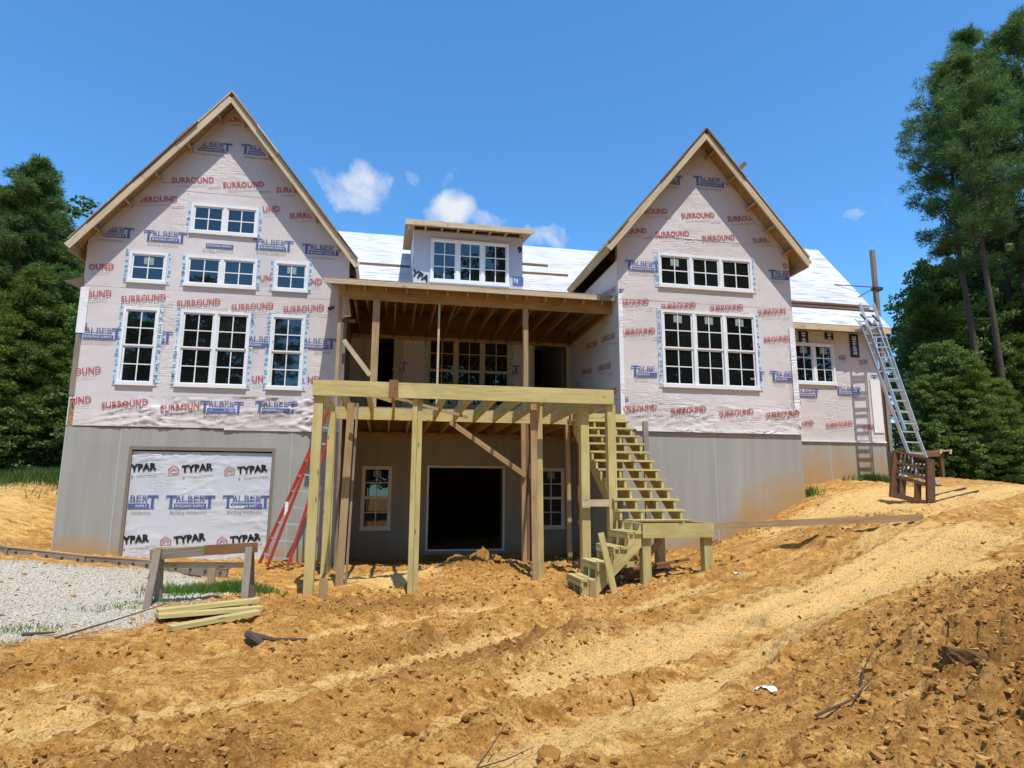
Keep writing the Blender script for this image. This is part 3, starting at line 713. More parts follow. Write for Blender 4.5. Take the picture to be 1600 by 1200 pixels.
def window(w, Y, parent=HOUSE, sticker=(), wide=.05, trim='vinyl', tape=True, proud=.035):
    x0, x1, z0, z1, units, rows, sashes = w
    f = boxes('window', [((x0, Y-proud, z0), (x0+wide, Y+.06, z1)), ((x1-wide, Y-proud, z0), (x1, Y+.06, z1)),
                         ((x0+wide, Y-proud+.001, z1-wide), (x1-wide, Y+.06, z1)), ((x0-.012, Y-proud-.02, z0-.02), (x1+.012, Y+.06, z0+wide))], trim, parent)
    uw = (x1-x0-2*wide)/units; mul = .075 if units > 1 else 0
    k_ = 0
    for u in range(units):
        a = x0+wide+u*uw + (mul/2 if u else 0); b = x0+wide+(u+1)*uw - (mul/2 if u < units-1 else 0)
        if u < units-1: box('mullion', (b, Y-proud+.004, z0+wide), (b+mul, Y+.055, z1-wide), trim, f)
        zz0, zz1 = z0+wide, z1-wide
        per = rows//sashes; sh = (zz1-zz0)/sashes
        for s in range(sashes):
            sa, sb = zz0+s*sh, zz0+(s+1)*sh
            yy = Y-.012+(.022 if (sashes == 2 and s == 0) else 0)
            r = .032
            boxes('sash', [((a, yy, sa), (a+r, yy+.03, sb)), ((b-r, yy, sa), (b, yy+.03, sb)), ((a+r, yy, sa), (b-r, yy+.03, sa+r)), ((a+r, yy, sb-r), (b-r, yy+.03, sb))], trim, f)
            ga, gb, gc, gd = a+r, b-r, sa+r, sb-r
            m = .011
            mid = (ga+gb)/2
            ms = [((mid-m, yy+.002, gc), (mid+m, yy+.028, gd))]
            for i in range(1, per):
                zc = gc+(gd-gc)*i/per
                ms += [((ga, yy+.004, zc-m), (mid-m, yy+.026, zc+m)), ((mid+m, yy+.004, zc-m), (gb, yy+.026, zc+m))]
            boxes('muntin', ms, trim, f)
            for c in range(2):
                for i in range(per):
                    p0, p1 = (ga, mid-m) if c == 0 else (mid+m, gb)
                    q0, q1 = gc+(gd-gc)*i/per, gc+(gd-gc)*(i+1)/per
                    box('pane', (p0, yy+.012+.0006*random.random(), q0), (p1, yy+.018, q1), 'glass', f)
        if u in sticker:
            cx = (a+b)/2; zt = zz1-.05
            box('sticker', (cx-.09, Y-.006, zt-.16), (cx-.02, Y-.002, zt), 'paper', f); box('sticker', (cx+.02, Y-.006, zt-.17), (cx+.10, Y-.002, zt-.01), 'paper', f)
    if tape:
        tw = .085
        for xa, xb in ((x0-tw, x0-.004), (x1+.004, x1+tw)): box('flashing_tape', (xa, Y-.016, z0-.02), (xb, Y-.009, z1+.05), 'tape', f)
        bl = []
        r = random.Random(int(x0*100+z0*10))
        for sx in (x0-tw, x1+.004):
            z_ = z0
            while z_ < z1:
                bl.append(((sx+r.uniform(.0, .03), Y-.0185, z_), (sx+r.uniform(.035, .075), Y-.017, z_+r.uniform(.03, .09)))); z_ += r.uniform(.05, .16)
        boxes('tape_marks', bl, 'tape_print', f)['kind'] = 'stuff'
    return f
for i, w in enumerate(WL): window(w, LY, sticker=((0,) if i in (1, 3) else ()))
window(WR[0], RY, sticker=(0,)); window(WR[1], RY, sticker=(0, 1, 2)); window(WF[0], FY, sticker=(0, 1), tape=False)
window(WD[0], 14.4, tape=False); window(WP[0], DY, trim='vinyl_tan', tape=True)
for w in WB: window(w, DY, tape=False, sticker=(0,))
# doors
def doorframe(d, Y, w=.07, mat='vinyl'):
    x0, x1, z0, z1 = d
    return boxes('door_frame', [((x0-w, Y-.03, z0), (x0, Y+.1, z1)), ((x1, Y-.03, z0), (x1+w, Y+.1, z1)), ((x0-w, Y-.031, z1), (x1+w, Y+.1, z1+w))], mat, HOUSE)
doorframe(DOORB, DY, .05); box('door_sill', (DOORB[0]-.1, DY-.12, .12), (DOORB[1]+.1, DY+.1, .198), 'concrete', HOUSE)
box('door_sill', (DOORB[0], DY-.04, .2), (DOORB[1], DY+.06, .235), 'vinyl', HOUSE)
fL = doorframe(DOORL, DY, .06, 'vinyl_tan'); doorframe(DOORR, DY, .05, 'vinyl_tan')
boxes('door', [((DOORL[0], DY+.0, DOORL[2]), (DOORL[0]+.28, DY+.04, DOORL[3])), ((DOORL[1]-.18, DY+.0, DOORL[2]), (DOORL[1], DY+.04, DOORL[3])), ((DOORL[0]+.28, DY, DOORL[3]-.18), (DOORL[1]-.18, DY+.04, DOORL[3]))], 'vinyl_tan', HOUSE)
# sheet over the garage opening
ts = holes_wall('plastic_sheet', (GAR[0]+.0, GAR[1]-.06), (.12, GAR[3]-.10), [], LY+.05, 'wrap_grey', HOUSE, 0, wr=.017, grid=.035, seedw=21)
boxes('opening_frame', [((GAR[0]-.03, LY-.01, .1), (GAR[0]+.03, LY+.10, GAR[3])), ((GAR[1]-.05, LY-.01, .1), (GAR[1]+.01, LY+.10, GAR[3])), ((GAR[0]+.03, LY+.0, GAR[3]-.07), (GAR[1]-.05, LY+.12, GAR[3]))], 'grey_wood', HOUSE)
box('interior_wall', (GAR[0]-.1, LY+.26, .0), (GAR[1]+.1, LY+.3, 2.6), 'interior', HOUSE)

# ------------------------------------------------------------------ printed words
_TX = {}
def textgeo(s, bold=.018):
    if (s, bold) in _TX: return _TX[s, bold]
    cu = bpy.data.curves.new('print', 'FONT'); cu.body = s; cu.size = 1; cu.offset = bold; cu.space_character = 1.04; cu.resolution_u = 2
    o = bpy.data.objects.new('print', cu); COL.objects.link(o)
    dg = bpy.context.evaluated_depsgraph_get(); m = bpy.data.meshes.new_from_object(o.evaluated_get(dg))
    V = np.array([v.co[:] for v in m.vertices]); F = [list(p.vertices) for p in m.polygons]
    bpy.data.objects.remove(o); bpy.data.curves.remove(cu); bpy.data.meshes.remove(m)
    lo, hi = V.min(0), V.max(0)
    V = V-[lo[0], lo[1], 0]; V = V/(hi[1]-lo[1])                      # height 1, starts at 0
    _TX[s, bold] = (V, F, float(V[:, 0].max())); return _TX[s, bold]
def rects(lst):
    V, F = [], []
    for x0, y0, x1, y1 in lst:
        n = len(V); V += [(x0, y0, 0), (x1, y0, 0), (x1, y1, 0), (x0, y1, 0)]; F.append([n, n+1, n+2, n+3])
    return np.array(V, float), F
class Pr:
    def __init__(s): s.V = []; s.F = []; s.Mt = []; s.n = 0
    def add(s, V, F, mi, sx=1, sy=1, ox=0, oy=0, oz=0.):
        V = np.array(V, float)*[sx, sy, 1]+[ox, oy, oz]; s.V.append(V); s.F += [[i+s.n for i in f] for f in F]; s.Mt += [mi]*len(F); s.n += len(V)
def surround(txt):
    p = Pr(); V, F, w = textgeo(txt, .022); hgt = .138; kx = .86/textgeo('SURROUND', .022)[2]
    p.add(V, F, 0, kx, hgt)
    full = w*kx
    r = random.Random(len(txt)+int(full*100))
    lst = []; x = full*.1
    while x < full*.8: 
        l = r.uniform(.015, .05); lst.append((x, -.075, x+l, -.066+r.uniform(0, .004))); x += l+.008
    if len(txt) > 4:
        x = full*.86
        while x < full*1.12: l = r.uniform(.01, .03); lst.append((x, -.125, x+l, -.105)); x += l+.01
    p.add(*rects(lst), 1)
    return p, full, hgt
def bigT(x, h, w, st):
    return [(x-w/2, h*.86, x+w/2, h), (x-st/2, h*.05, x+st/2, h*.86), (x-st*.9, 0, x+st*.9, h*.05), (x-w/2, h*.70, x-w/2+st*.22, h*.86), (x+w/2-st*.22, h*.70, x+w/2, h*.86)]
def talbert(lo=0., hi=1., banner_only=False, sc=1.):
    """TALBERT over a BUILDING SUPPLY banner, with a line beneath; lo..hi keeps a slice of its width"""
    p = Pr(); Wd = .86; h = .235
    R = []
    st = .05
    if not banner_only:
        R += bigT(.10, h, .19, st)+bigT(Wd-.10, h, .19, st)
        letters = 'ALBER'; x = .175; lw = (Wd-.35)/5
        for ch in letters:
            V, F, w = textgeo(ch, -.002)
            if lo <= (x+lw/2)/Wd <= hi: p.add(V, F, 0, lw*.86/w, .115, x+lw*.05, h*.5)
            for sx in (x+lw*.03, x+lw*.55):
                R.append((sx, h*.5-.003, sx+lw*.34, h*.5+.010))
            x += lw
    bn = [(.15, .0, Wd-.15, .088)]
    def clipr(l): return [(max(a, lo*Wd), b, min(c, hi*Wd), d) for a, b, c, d in l if min(c, hi*Wd) > max(a, lo*Wd)+.004]
    p.add(*rects(clipr(R)) if clipr(R) else ([(0, 0, 0)], []), 0)
    p.add(*rects(clipr(bn)), 0, oz=.0)
    if not banner_only:
        p.add(*rects(clipr([(.135, .0, Wd-.135, .094)])), 1, oz=-.002)
    t, full = 'BUILDING SUPPLY', None
    Vt, Ft, wt = textgeo(t, .01)
    k0, k1 = .18/Wd, (Wd-.18)/Wd
    if lo <= k0+.02 and hi >= k1-.02: p.add(Vt, Ft, 1, (Wd-.36)/wt, .045, .18, .02, .003)
    elif hi < .9: V2, F2, w2 = textgeo('BUILDING', .01); p.add(V2, F2, 1, min(.25, hi*Wd-.2)/w2, .045, .18, .02, .003)
    else: V2, F2, w2 = textgeo('SUPPLY', .01); p.add(V2, F2, 1, .2/w2, .045, Wd-.38, .02, .003)
    V3, F3, w3 = textgeo('Building Satisfaction', .006)
    if lo <= .05 and hi > .9: p.add(V3, F3, 2, .62/w3, .058, .1, -.105)
    elif hi < .9: V4, F4, w4 = textgeo('Building', .006); p.add(V4, F4, 2, min(.28, (hi-.1)*Wd)/w4, .05, .1, -.10)
    else: V4, F4, w4 = textgeo('Satisfaction', .006); p.add(V4, F4, 2, min(.32, (.85-lo)*Wd)/w4, .05, max(.42, lo*Wd), -.10)
    return p, Wd, h
def stamp(name, p, pt, ang, Y, mats, ax='y', sgn=1, anchor=(0, 0), scale=1., parent=HOUSE, gap=.006, zfn=None, clips=None):
    V = np.concatenate(p.V); c, s = math.cos(ang), math.sin(ang)
    V = V*[scale, scale, 1]
    x = V[:, 0]-anchor[0]*scale; z_ = V[:, 1]-anchor[1]*scale
    X = pt[0 if ax == 'y' else 1]+(x*c-z_*s)*sgn; Z = pt[2]+x*s+z_*c
    d = gap+V[:, 2]
    if zfn is not None: d = d+zfn(X, Z)
    if ax == 'y': W_ = np.stack([X, Y-d, Z], 1)
    else: W_ = np.stack([np.full(len(X), Y)-d, X, Z], 1)
    F = p.F if sgn*1 > 0 else [f[::-1] for f in p.F]
    if clips:
        bm = bmesh.new(); vv = [bm.verts.new(v) for v in W_]
        for f, mi in zip(F, p.Mt):
            try: fc = bm.faces.new([vv[i] for i in f]); fc.material_index = mi
            except ValueError: pass
        for co_, no_ in clips: bmesh.ops.bisect_plane(bm, geom=bm.verts[:]+bm.edges[:]+bm.faces[:], plane_co=co_, plane_no=no_, clear_outer=True)
        me = bpy.data.meshes.new(name); bm.to_mesh(me); bm.free()
        if len(me.polygons) == 0: return None
        return link(name, me, mats, parent)
    return pymesh(name, W_, F, mats, parent, mats=p.Mt)
A7 = math.radians(7)
def S(txt, px, py, Y, seed=None, amp=0, ang=A7, sc=1., clips=None):
    p, w, h = surround(txt); pt = at(px, py, Y)
    zf = (lambda X, Z: wrinkle(X, Z, seed)*amp+.012) if seed is not None else (lambda X, Z: np.full(len(X), .016))
    return stamp('printed_word', p, pt, ang, Y, ['red_print', 'grey_print'], anchor=(w/2, h/2), scale=sc, zfn=zf, clips=clips)
def T(px, py, Y, lo=0., hi=1., bo=False, seed=None, amp=0, sc=1., clips=None):
    """px, py is the middle of the visible slice of the logo"""
    p, w, h = talbert(lo, hi, bo); pt = at(px, py, Y)
    zf = (lambda X, Z: wrinkle(X, Z, seed)*amp+.012) if seed is not None else (lambda X, Z: np.full(len(X), .016))
    return stamp('printed_logo', p, pt, 0, Y, ['blue_print', 'white_print', 'olive_print'], anchor=((lo+hi)/2*w, h/2), scale=sc, zfn=zf, clips=clips)
def rake_clips(cx, ap, sl, dz=.35):
    return [((cx, 0, ap-dz), (sl, 0, 1)), ((cx, 0, ap-dz), (-sl, 0, 1))]
lcl = rake_clips(LCX, LAP, LSL, .3)+[((LX0+.01, 0, 0), (-1, 0, 0)), ((LX1-.01, 0, 0), (1, 0, 0))]
rcl = rake_clips(RCX, RAP, RSL, .3)+[((RX0+.01, 0, 0), (-1, 0, 0)), ((RX1-.01, 0, 0), (1, 0, 0))]
for t_, px, py in (('SURROUND', 386, 187), ('SURROUND', 229, 274), ('SURROUND', 302, 282), ('SURROUND', 381, 289), ('SURROUND', 463, 297), ('SURROUND', 244, 312), ('UND', 424, 327), ('SURROUND', 484, 337),
                   ('OUND', 159, 417), ('OUND', 155, 459), ('SURROUND', 225, 466), ('SURROUND', 311, 473), ('SURROUND', 395, 479), ('SURROUND', 475, 482), ('OU', 127, 510),
                   ('OUND', 138, 579), ('UN', 415, 435), ('ND', 495, 440), ('UN', 403, 592), ('ND', 490, 593)):
    S(t_, px, py, LY, clips=lcl)
for t_, px, py, sd in (('UND', 128, 625, 4), ('SURROUND', 196, 631, 4), ('SURROUN', 282, 636, 4)): S(t_, px, py, LY-.012, sd, .034, clips=lcl)
for a in ((331, 230), (408, 236), (175, 363), (259, 370), (427, 383), (503, 391), (155, 521)): T(*a, LY, clips=lcl)
T(344, 380, LY, bo=True); T(407, 534, LY, .2, .75); T(262, 527, LY, .76, 1.); T(499, 537, LY, .18, 1.); T(143, 545, LY, 0, .0) if False else None
T(347, 636, LY-.016, seed=5, amp=.042); T(432, 636, LY-.016, seed=5, amp=.042)
for t_, px, py in (('RROUND', 1022, 331), ('SURROUND', 1090, 337), ('SURROUND', 1161, 342), ('SURROUND', 983, 362), ('SURROUND', 1050, 366), ('SURROUND', 1122, 372), ('SURROUN', 1197, 376), ('O', 1226, 416),
                   ('RROUND', 992, 472), ('SURROUND', 1060, 478), ('SURROUND', 1135, 481), ('SURROUN', 1205, 487), ('URROUND', 998, 518), ('RROUND', 1213, 530)):
    S(t_, px, py, RY, clips=rcl, sc=.93)
for t_, px, py in (('URROUND', 1000, 638), ('SURROUND', 1075, 641), ('SURROUND', 1150, 645), ('SURROUND', 1222, 647)): S(t_, px, py, RY-.012, 9, .034, clips=rcl, sc=.93)
S('SURROUND', 1243, 608, RY, ang=-math.radians(84), sc=.85)
for a in ((1045, 281, .2, 1.), (1109, 285, 0, 1.), (1004, 416, 0, 1.), (1216, 430, 0, .62), (1006, 580, 0, .72), (1221, 588, 0, .72)): T(a[0], a[1], RY, a[2], a[3], clips=rcl, sc=.93)
T(971, 628, RY, .2, .5, sc=.9, clips=rcl); T(1189, 588, RY, .8, 1., sc=.9); T(969, 459, RY, .78, .98, sc=.9, clips=rcl)
fcl = [((FX0+.02, 0, 0), (-1, 0, 0)), ((FX1-.02, 0, 0), (1, 0, 0))]
for t_, px, py in (('ND', 1316, 559), ('SUR', 1349, 566), ('OU', 1371, 643), ('UND', 1262, 661), ('SURROUND', 1311, 663), ('SURR', 1357, 668)): S(t_, px, py, FY, clips=fcl, sc=.88)
T(1263, 614, FY, .2, 1., sc=.85, clips=fcl); T(1325, 611, FY, sc=.85, clips=fcl); T(1366, 593, FY, 0, .25, sc=.95, clips=fcl)
# porch wall and the two walls that flank the porch
for px, py in ((650, 524), (815, 535)): S('SUR', px, py, DY)
T(630, 573, DY, .76, 1.); T(806, 578, DY, .76, 1.)
for y_, z_, t_ in ((13.0, 3.75, 'SURROUND'), (14.2, 3.9, 'SURROUND'), (13.3, 4.35, 'SURROUND'), (14.6, 4.5, 'SURROUND'), (13.0, 4.95, 'SURROUND'), (15.2, 3.6, 'SUR'), (15.3, 4.3, 'SUR'), (12.9, 5.95, 'SURROUND'), (14.0, 6.1, 'SURROUND'), (14.2, 5.05, 'SURROUND')):
    p_, w_, h_ = surround(t_)
    stamp('printed_word', p_, (0, y_, z_), -A7, RX0-.004, ['red_print', 'grey_print'], ax='x', sgn=-1, anchor=(w_/2, h_/2), gap=.004)
# the sheet over the garage opening
def typar(full=True):
    p = Pr(); V, F, w = textgeo('TYPAR' if full else 'YPAR', .05); h = .15
    L = .60 if full else .49
    p.add(V, F, 0, L/w, h)
    if full:                                        # red outlined house mark
        t_ = .016; pts = [(-.24, 0), (-.24, .10), (-.155, .165), (-.06, .10), (-.06, 0)]
        def seg(a, b):
            ax_, ay = a; bx, by = b; l = math.hypot(bx-ax_, by-ay); nx_, ny_ = -(by-ay)/l*t_/2, (bx-ax_)/l*t_/2
            return np.array([(ax_+nx_, ay+ny_, 0), (ax_-nx_, ay-ny_, 0), (bx-nx_, by-ny_, 0), (bx+nx_, by+ny_, 0)]), [[0, 1, 2, 3]]
        for a, b in zip(pts, pts[1:]+pts[:1]): p.add(*seg(a, b), 1)
        for a, b in (((-.215, .045), (-.15, .10)), ((-.15, .10), (-.09, .05))): p.add(*seg(a, b), 1)
    r = random.Random(3); lst = []; x = .12
    lst.append((.02, -.115, .05, -.085))
    while x < L: l = r.uniform(.012, .04); lst.append((x, -.105, x+l, -.090)); x += l+.007
    p.add(*rects(lst), 2)
    return p, L, h
for full, px, py, a in ((False, 225, 730, 5), (True, 309, 731, 6), (True, 395, 733, 6), (False, 213, 842, 5), (True, 297, 841, 7), (True, 384, 841, 7)):
    p_, L_, h_ = typar(full)
    stamp('printed_logo', p_, at(px, py, LY+.05), math.radians(a), LY+.05, ['black_print', 'red_print', 'grey_print'], anchor=(L_/2, h_/2), zfn=lambda X, Z: wrinkle(X, Z, 21)*.017+.008)
gcl = [((GAR[0]+.04, 0, 0), (-1, 0, 0))]
for lo, px, py in ((.35, 222, 784), (0, 298, 784), (0, 386, 784)):
    p_, w_, h_ = talbert(lo, 1.)
    stamp('printed_logo', p_, at(px, py, LY+.05), 0, LY+.05, ['blue_print', 'white_print', 'olive_print'], anchor=((lo+1)/2*w_, h_/2), scale=1.1, zfn=lambda X, Z: wrinkle(X, Z, 21)*.017+.008, clips=gcl)
# pieces of print on the dormer wrap and the navy tags at the eaves
for s_, px, py, a in (('YPA', 657, 431, 22), ('9', 812, 391, 0)):
    p_ = Pr(); V, F, w = textgeo(s_, .05); p_.add(V, F, 0, .17, .17); stamp('printed_word', p_, at(px, py, 14.4), -math.radians(a), 14.4, ['black_print'], anchor=(w*.085, .085), gap=.014)
p_ = Pr(); p_.add(*rects([(0, 0, .26, .22)]), 0); V, F, w = textgeo('DJ', .03); p_.add(V, F, 1, .10, .12, .03, .05, .002)
stamp('printed_logo', p_, at(801, 446, 14.4), 0, 14.4, ['blue_print', 'white_print'], gap=.012)
p_ = Pr(); V, F, w = textgeo('5', .05); p_.add(V, F, 0, .14, .14); stamp('printed_word', p_, at(520, 484, LY), math.radians(-70), LY, ['black_print'], anchor=(.08, .1), gap=.03)
for x0, x1, z0, z1, s_ in ((9.98, 10.24, 5.28, 5.60, 'IHI'), (10.72, 10.95, 5.42, 5.60, 'HI'), (11.42, 11.66, 5.0, 5.60, 'SIMIE')):
    tg = box('printed_tag', (x0, FY-.03, z0), (x1, FY-.016, z1), 'navy', HOUSE)
    p_ = Pr(); V, F, w = textgeo(s_, .03); L = (z1-z0)*.82; p_.add(V, F, 0, L/w, .11); stamp('tag_letters', p_, ((x0+x1)/2, 0, (z0+z1)/2), math.radians(90), FY-.03, ['white_print'], anchor=(L/2, .055), parent=tg, gap=.002)

# ------------------------------------------------------------------ roofs
def slab(name, quad, th, mat, parent=HOUSE):
    """roof panel: quad's corners are the top face; th is measured down"""
    q_ = [Vector(p) for p in quad]
    n = (q_[1]-q_[0]).cross(q_[3]-q_[0]).normalized()
    if n.z < 0: n = -n
    V = q_+[p-n*th for p in q_]
    F = [(0, 1, 2, 3), (7, 6, 5, 4), (0, 4, 5, 1), (1, 5, 6, 2), (2, 6, 7, 3), (3, 7, 4, 0)]
    uv = []
    for f in F:
        for i in f: uv.append((V[i].y+V[i].x*.3, V[i].z*1.5+V[i].x))
    o = pymesh(name, V, F, mat, parent, uvs=uv)
    return o
def gable(cx, ap, sl, half, y0, y1, wallx):
    for sg in (-1, 1):
        ex = cx+sg*half; ez = ap-sl*half
        rf = slab('roof', [(ex, y0, ez), (ex, y1, ez), (cx, y1, ap), (cx, y0, ap)], .03, 'osb')
        # underlayment over the boards, set back from the edge
        if not (sg < 0 and cx > 0): slab('roof_underlayment', [(ex-sg*.03, y0+.05, ez+.012+sl*.03), (ex-sg*.03, y1, ez+.012+sl*.03), (cx, y1, ap+.012), (cx, y0+.05, ap+.012)], .006, 'roof', rf)
        # rake board in two lengths, butt-jointed
        s = math.hypot(1, sl); dz = .078*s+.012
        up = Vector((sg*sl, 0, 1)).normalized()
        t0, tj, t1 = 0, .56 if sg < 0 else .36, 1
        for a, b, dy in ((t0, tj-.002, 0), (tj, t1, .004)):
            pa = (cx+sg*half*a, y0-.018-dy, ap-sl*half*a-dz); pb = (cx+sg*half*b, y0-.018-dy, ap-sl*half*b-dz)
            board('rake_board', pa, pb, .036, .135, 'fascia', HOUSE, up=tuple(up))
        # ragged front edges of the roof boards
        r_ = random.Random(int(cx*10)+sg)
        L_ = half*math.hypot(1, sl); d_ = 0
        while d_ < L_-.05:
            e_ = min(L_, d_+r_.uniform(.6, 1.25)); a_, b_ = d_/L_, (e_-.006)/L_; pr = r_.uniform(.004, .05)
            board('sheathing_edge', (cx+sg*half*a_, y0-pr, ap-sl*half*a_+.012), (cx+sg*half*b_, y0-pr, ap-sl*half*b_+.012), .09, .02+r_.uniform(0, .012), r_.choice(['osb', 'spf', 'grey_wood', 'spf_dark', 'fascia']), HOUSE, up=(sg*sl/math.hypot(1, sl), 0, 1/math.hypot(1, sl)), rough=.004)
            d_ = e_
        # eave fascia
        pa = (ex+sg*.0-sg*.02, y0+.004, ez-.11); pb = (ex-sg*.02, y1, ez-.11)
        board('fascia', pa, pb, .034, .17, 'spf', HOUSE)
        # soffit lookouts under the rake
        for t in (.10, .30, .50, .68, .86):
            x_ = cx+sg*half*t; z_ = ap-sl*half*t
            if abs(x_-cx) > abs(wallx-cx)+.05: continue
            board('lookout', (x_, y0+.002, z_-.16), (x_, y0+.45, z_-.16), .04, .14, 'spf', HOUSE, up=tuple(up))
        for yy in np.arange(y0+.9, min(y1, y0+5), .6):
            board('rafter_tail', (ex-sg*.04, yy, ez-.10), (ex-sg*.34, yy, ez-.10+sl*.30), .04, .12, 'spf', HOUSE, up=tuple(up))
gable(LCX, LAP, LSL, 2.86, 13.8, 22, LX0); gable(RCX, RAP, RSL, 2.32, 11.95, 20, RX0)
# gables' small blocking left on the roof
board('roof_cleat', (7.45, 12.0, 8.68), (7.62, 12.0, 8.86), .05, .09, 'spf_dark', HOUSE)
board('roof_cleat', (8.32, 12.1, 7.56), (8.45, 12.1, 7.60), .04, .05, 'spf_dark', HOUSE)
# porch roof and main roof
EY, EZ = 12.45, 5.73
pr_ = slab('roof', [(-1.33, EY, EZ), (4.66, EY, EZ), (4.66, 14.35, 6.2), (-1.33, 14.35, 6.2)], .03, 'osb')
slab('roof_underlayment', [(-1.33, EY+.06, EZ+.026), (4.66, EY+.06, EZ+.026), (4.66, 14.35, 6.21), (-1.33, 14.35, 6.21)], .006, 'roof', pr_)
def main_strip(x0, x1, ya, yb, k_, yr=14.35, zr=6.2, sl=.665):
    f = lambda yy: zr+(yy-yr)*sl+.010+.006*(k_ % 2)
    return [(x0, ya, f(ya)), (x1, ya, f(ya)), (x1, yb, f(yb)), (x0, yb, f(yb))]
mr = slab('roof', [(-3.6, 14.35, 6.2), (6.7, 14.35, 6.2), (6.7, 19.4, 9.56), (-3.6, 19.4, 9.56)], .03, 'osb')
slab('roof', [(-3.6, 24.4, 6.2), (6.7, 24.4, 6.2), (6.7, 19.4, 9.56), (-3.6, 19.4, 9.56)], .03, 'osb')
ys_ = np.linspace(14.35, 19.4, 6)
for i in range(5): slab('roof_underlayment', main_strip(-3.6, 6.7, ys_[i]-.0, min(ys_[i+1]+.1, 19.4), i), .005, 'roof', mr)
fr = slab('roof', [(FX0, 13.5, 5.71), (12.3, 13.5, 5.71), (12.3, 15.92, 8.7), (FX0, 15.92, 8.7)], .03, 'osb')
slab('roof', [(FX0, 18.3, 5.71), (12.3, 18.3, 5.71), (12.3, 15.92, 8.7), (FX0, 15.92, 8.7)], .03, 'osb')
ys_ = np.linspace(13.5, 15.92, 4)
for i in range(3): slab('roof_underlayment', main_strip(8.9, 12.3, ys_[i]-.01, min(ys_[i+1]+.08, 15.92), i, 13.5, 5.71, 1.2355), .005, 'roof', fr)
def cleat(x0, x1, y_, yr, zr, sl, mat='spf_dark', w=.04, h=.06):
    z_ = zr+(y_-yr)*sl+.045; board('roof_cleat', (x0, y_, z_), (x1, y_, z_), w, h, mat, HOUSE)
cleat(3.10, 4.35, 17.05, 14.35, 6.2, .665); cleat(3.10, 4.7, 16.2, 14.35, 6.2, .665); cleat(-.9, .42, 16.0, 14.35, 6.2, .665)
cleat(9.2, 10.75, 14.95, 13.5, 5.71, 1.2355); cleat(9.0, 12.2, 14.02, 13.5, 5.71, 1.2355, w=.10, h=.05); cleat(9.0, 12.25, 13.92, 13.5, 5.71, 1.2355, w=.05, h=.04)
# fascias
board('fascia', (-1.33, EY-.0, EZ-.07), (4.30, EY, EZ-.07), .036, .10, 'fascia', HOUSE); board('fascia', (4.304, EY+.02, EZ-.06), (4.66, EY+.02, EZ-.06), .03, .11, 'grey_wood', HOUSE)
board('fascia', (FX0+.4, 13.5, 5.62), (12.3, 13.5, 5.62), .036, .14, 'fascia', HOUSE)
# far rake board
board('rake_board', (12.28, 13.53, 5.62), (12.28, 15.9, 8.55), .036, .14, 'fascia', HOUSE, up=(0, -.78, .62))
# dormer roof
slab('roof', [(.23, 14.0, 7.75), (3.25, 14.0, 7.75), (3.25, 17.3, 8.35), (.23, 17.3, 8.35)], .05, 'osb')
board('fascia', (.23, 13.98, 7.69), (3.25, 13.98, 7.69), .034, .12, 'fascia', HOUSE)
for x_ in np.arange(.32, 3.2, .38): board('lookout', (x_, 14.0, 7.66), (x_, 14.42, 7.73), .04, .09, 'spf', HOUSE)
# porch beam, posts, ceiling framing
board('porch_beam', (-1.06, 12.8, 5.565), (4.66, 12.8, 5.565), .09, .28, 'spf', HOUSE)
for x_ in np.arange(-.95, 4.6, .41):
    board('rafter', (x_, 12.5, 5.60), (x_, 15.98, 5.98), .04, .12, 'spf', HOUSE)
for x_ in np.arange(-.75, 4.6, .41): board('ceiling_joist', (x_, 12.86, 5.50), (x_, 15.95, 5.50), .04, .13, 'spf_dark', HOUSE)
board('porch_beam', (-.95, 15.93, 5.44), (4.66, 15.93, 5.44), .05, .09, 'spf', HOUSE)
box('wall', (-.95, 15.9, 5.5), (4.66, 15.99, 6.1), 'spf_dark', HOUSE)
board('porch_post', (-.31, 12.8, 3.2), (-.31, 12.8, 5.42), .14, .14, 'spf', HOUSE, up=(0, 1, 0)); board('porch_post', (2.77, 12.8, 3.2), (2.77, 12.8, 5.42), .10, .14, 'spf', HOUSE, up=(0, 1, 0))
board('porch_post', (.945, 12.78, 3.2), (.955, 12.78, 5.42), .04, .04, 'fascia', HOUSE, up=(0, 1, 0))
board('porch_post', (-1.02, 12.8, 3.2), (-1.02, 12.8, 5.42), .07, .10, 'spf', HOUSE, up=(0, 1, 0)); board('porch_post', (-.92, 12.92, 3.2), (-.92, 12.92, 5.42), .05, .09, 'grey_wood', HOUSE, up=(0, 1, 0))
board('porch_brace', (-.92, 12.74, 4.55), (-.38, 12.74, 3.86), .035, .09, 'fascia', HOUSE)
hb = board('beam_hanger', (-.93, 12.70, 5.44), (-.86, 12.70, 5.02), .02, .13, 'spf', HOUSE, up=(1, 0, 0))
board('beam_pad', (-.98, 12.9, 4.99), (-.72, 12.9, 4.99), .12, .05, 'spf_dark', HOUSE)
# a wall of boards seen at the left end of the porch
# porch floor
board('porch_ledger', (-1.05, 12.68, 3.09), (4.66, 12.68, 3.09), .045, .23, 'treated', HOUSE)
box('porch_floor', (-1.0, 12.72, 3.205), (4.66, DY, 3.235), 'osb', HOUSE)
for x_ in np.arange(-.8, 4.6, .41): board('porch_joist', (x_, 12.72, 3.09), (x_, 15.95, 3.09), .04, .22, 'spf', HOUSE)
board('porch_ledger', (-.96, 15.95, 2.99), (4.66, 15.95, 2.99), .05, .12, 'spf', HOUSE)
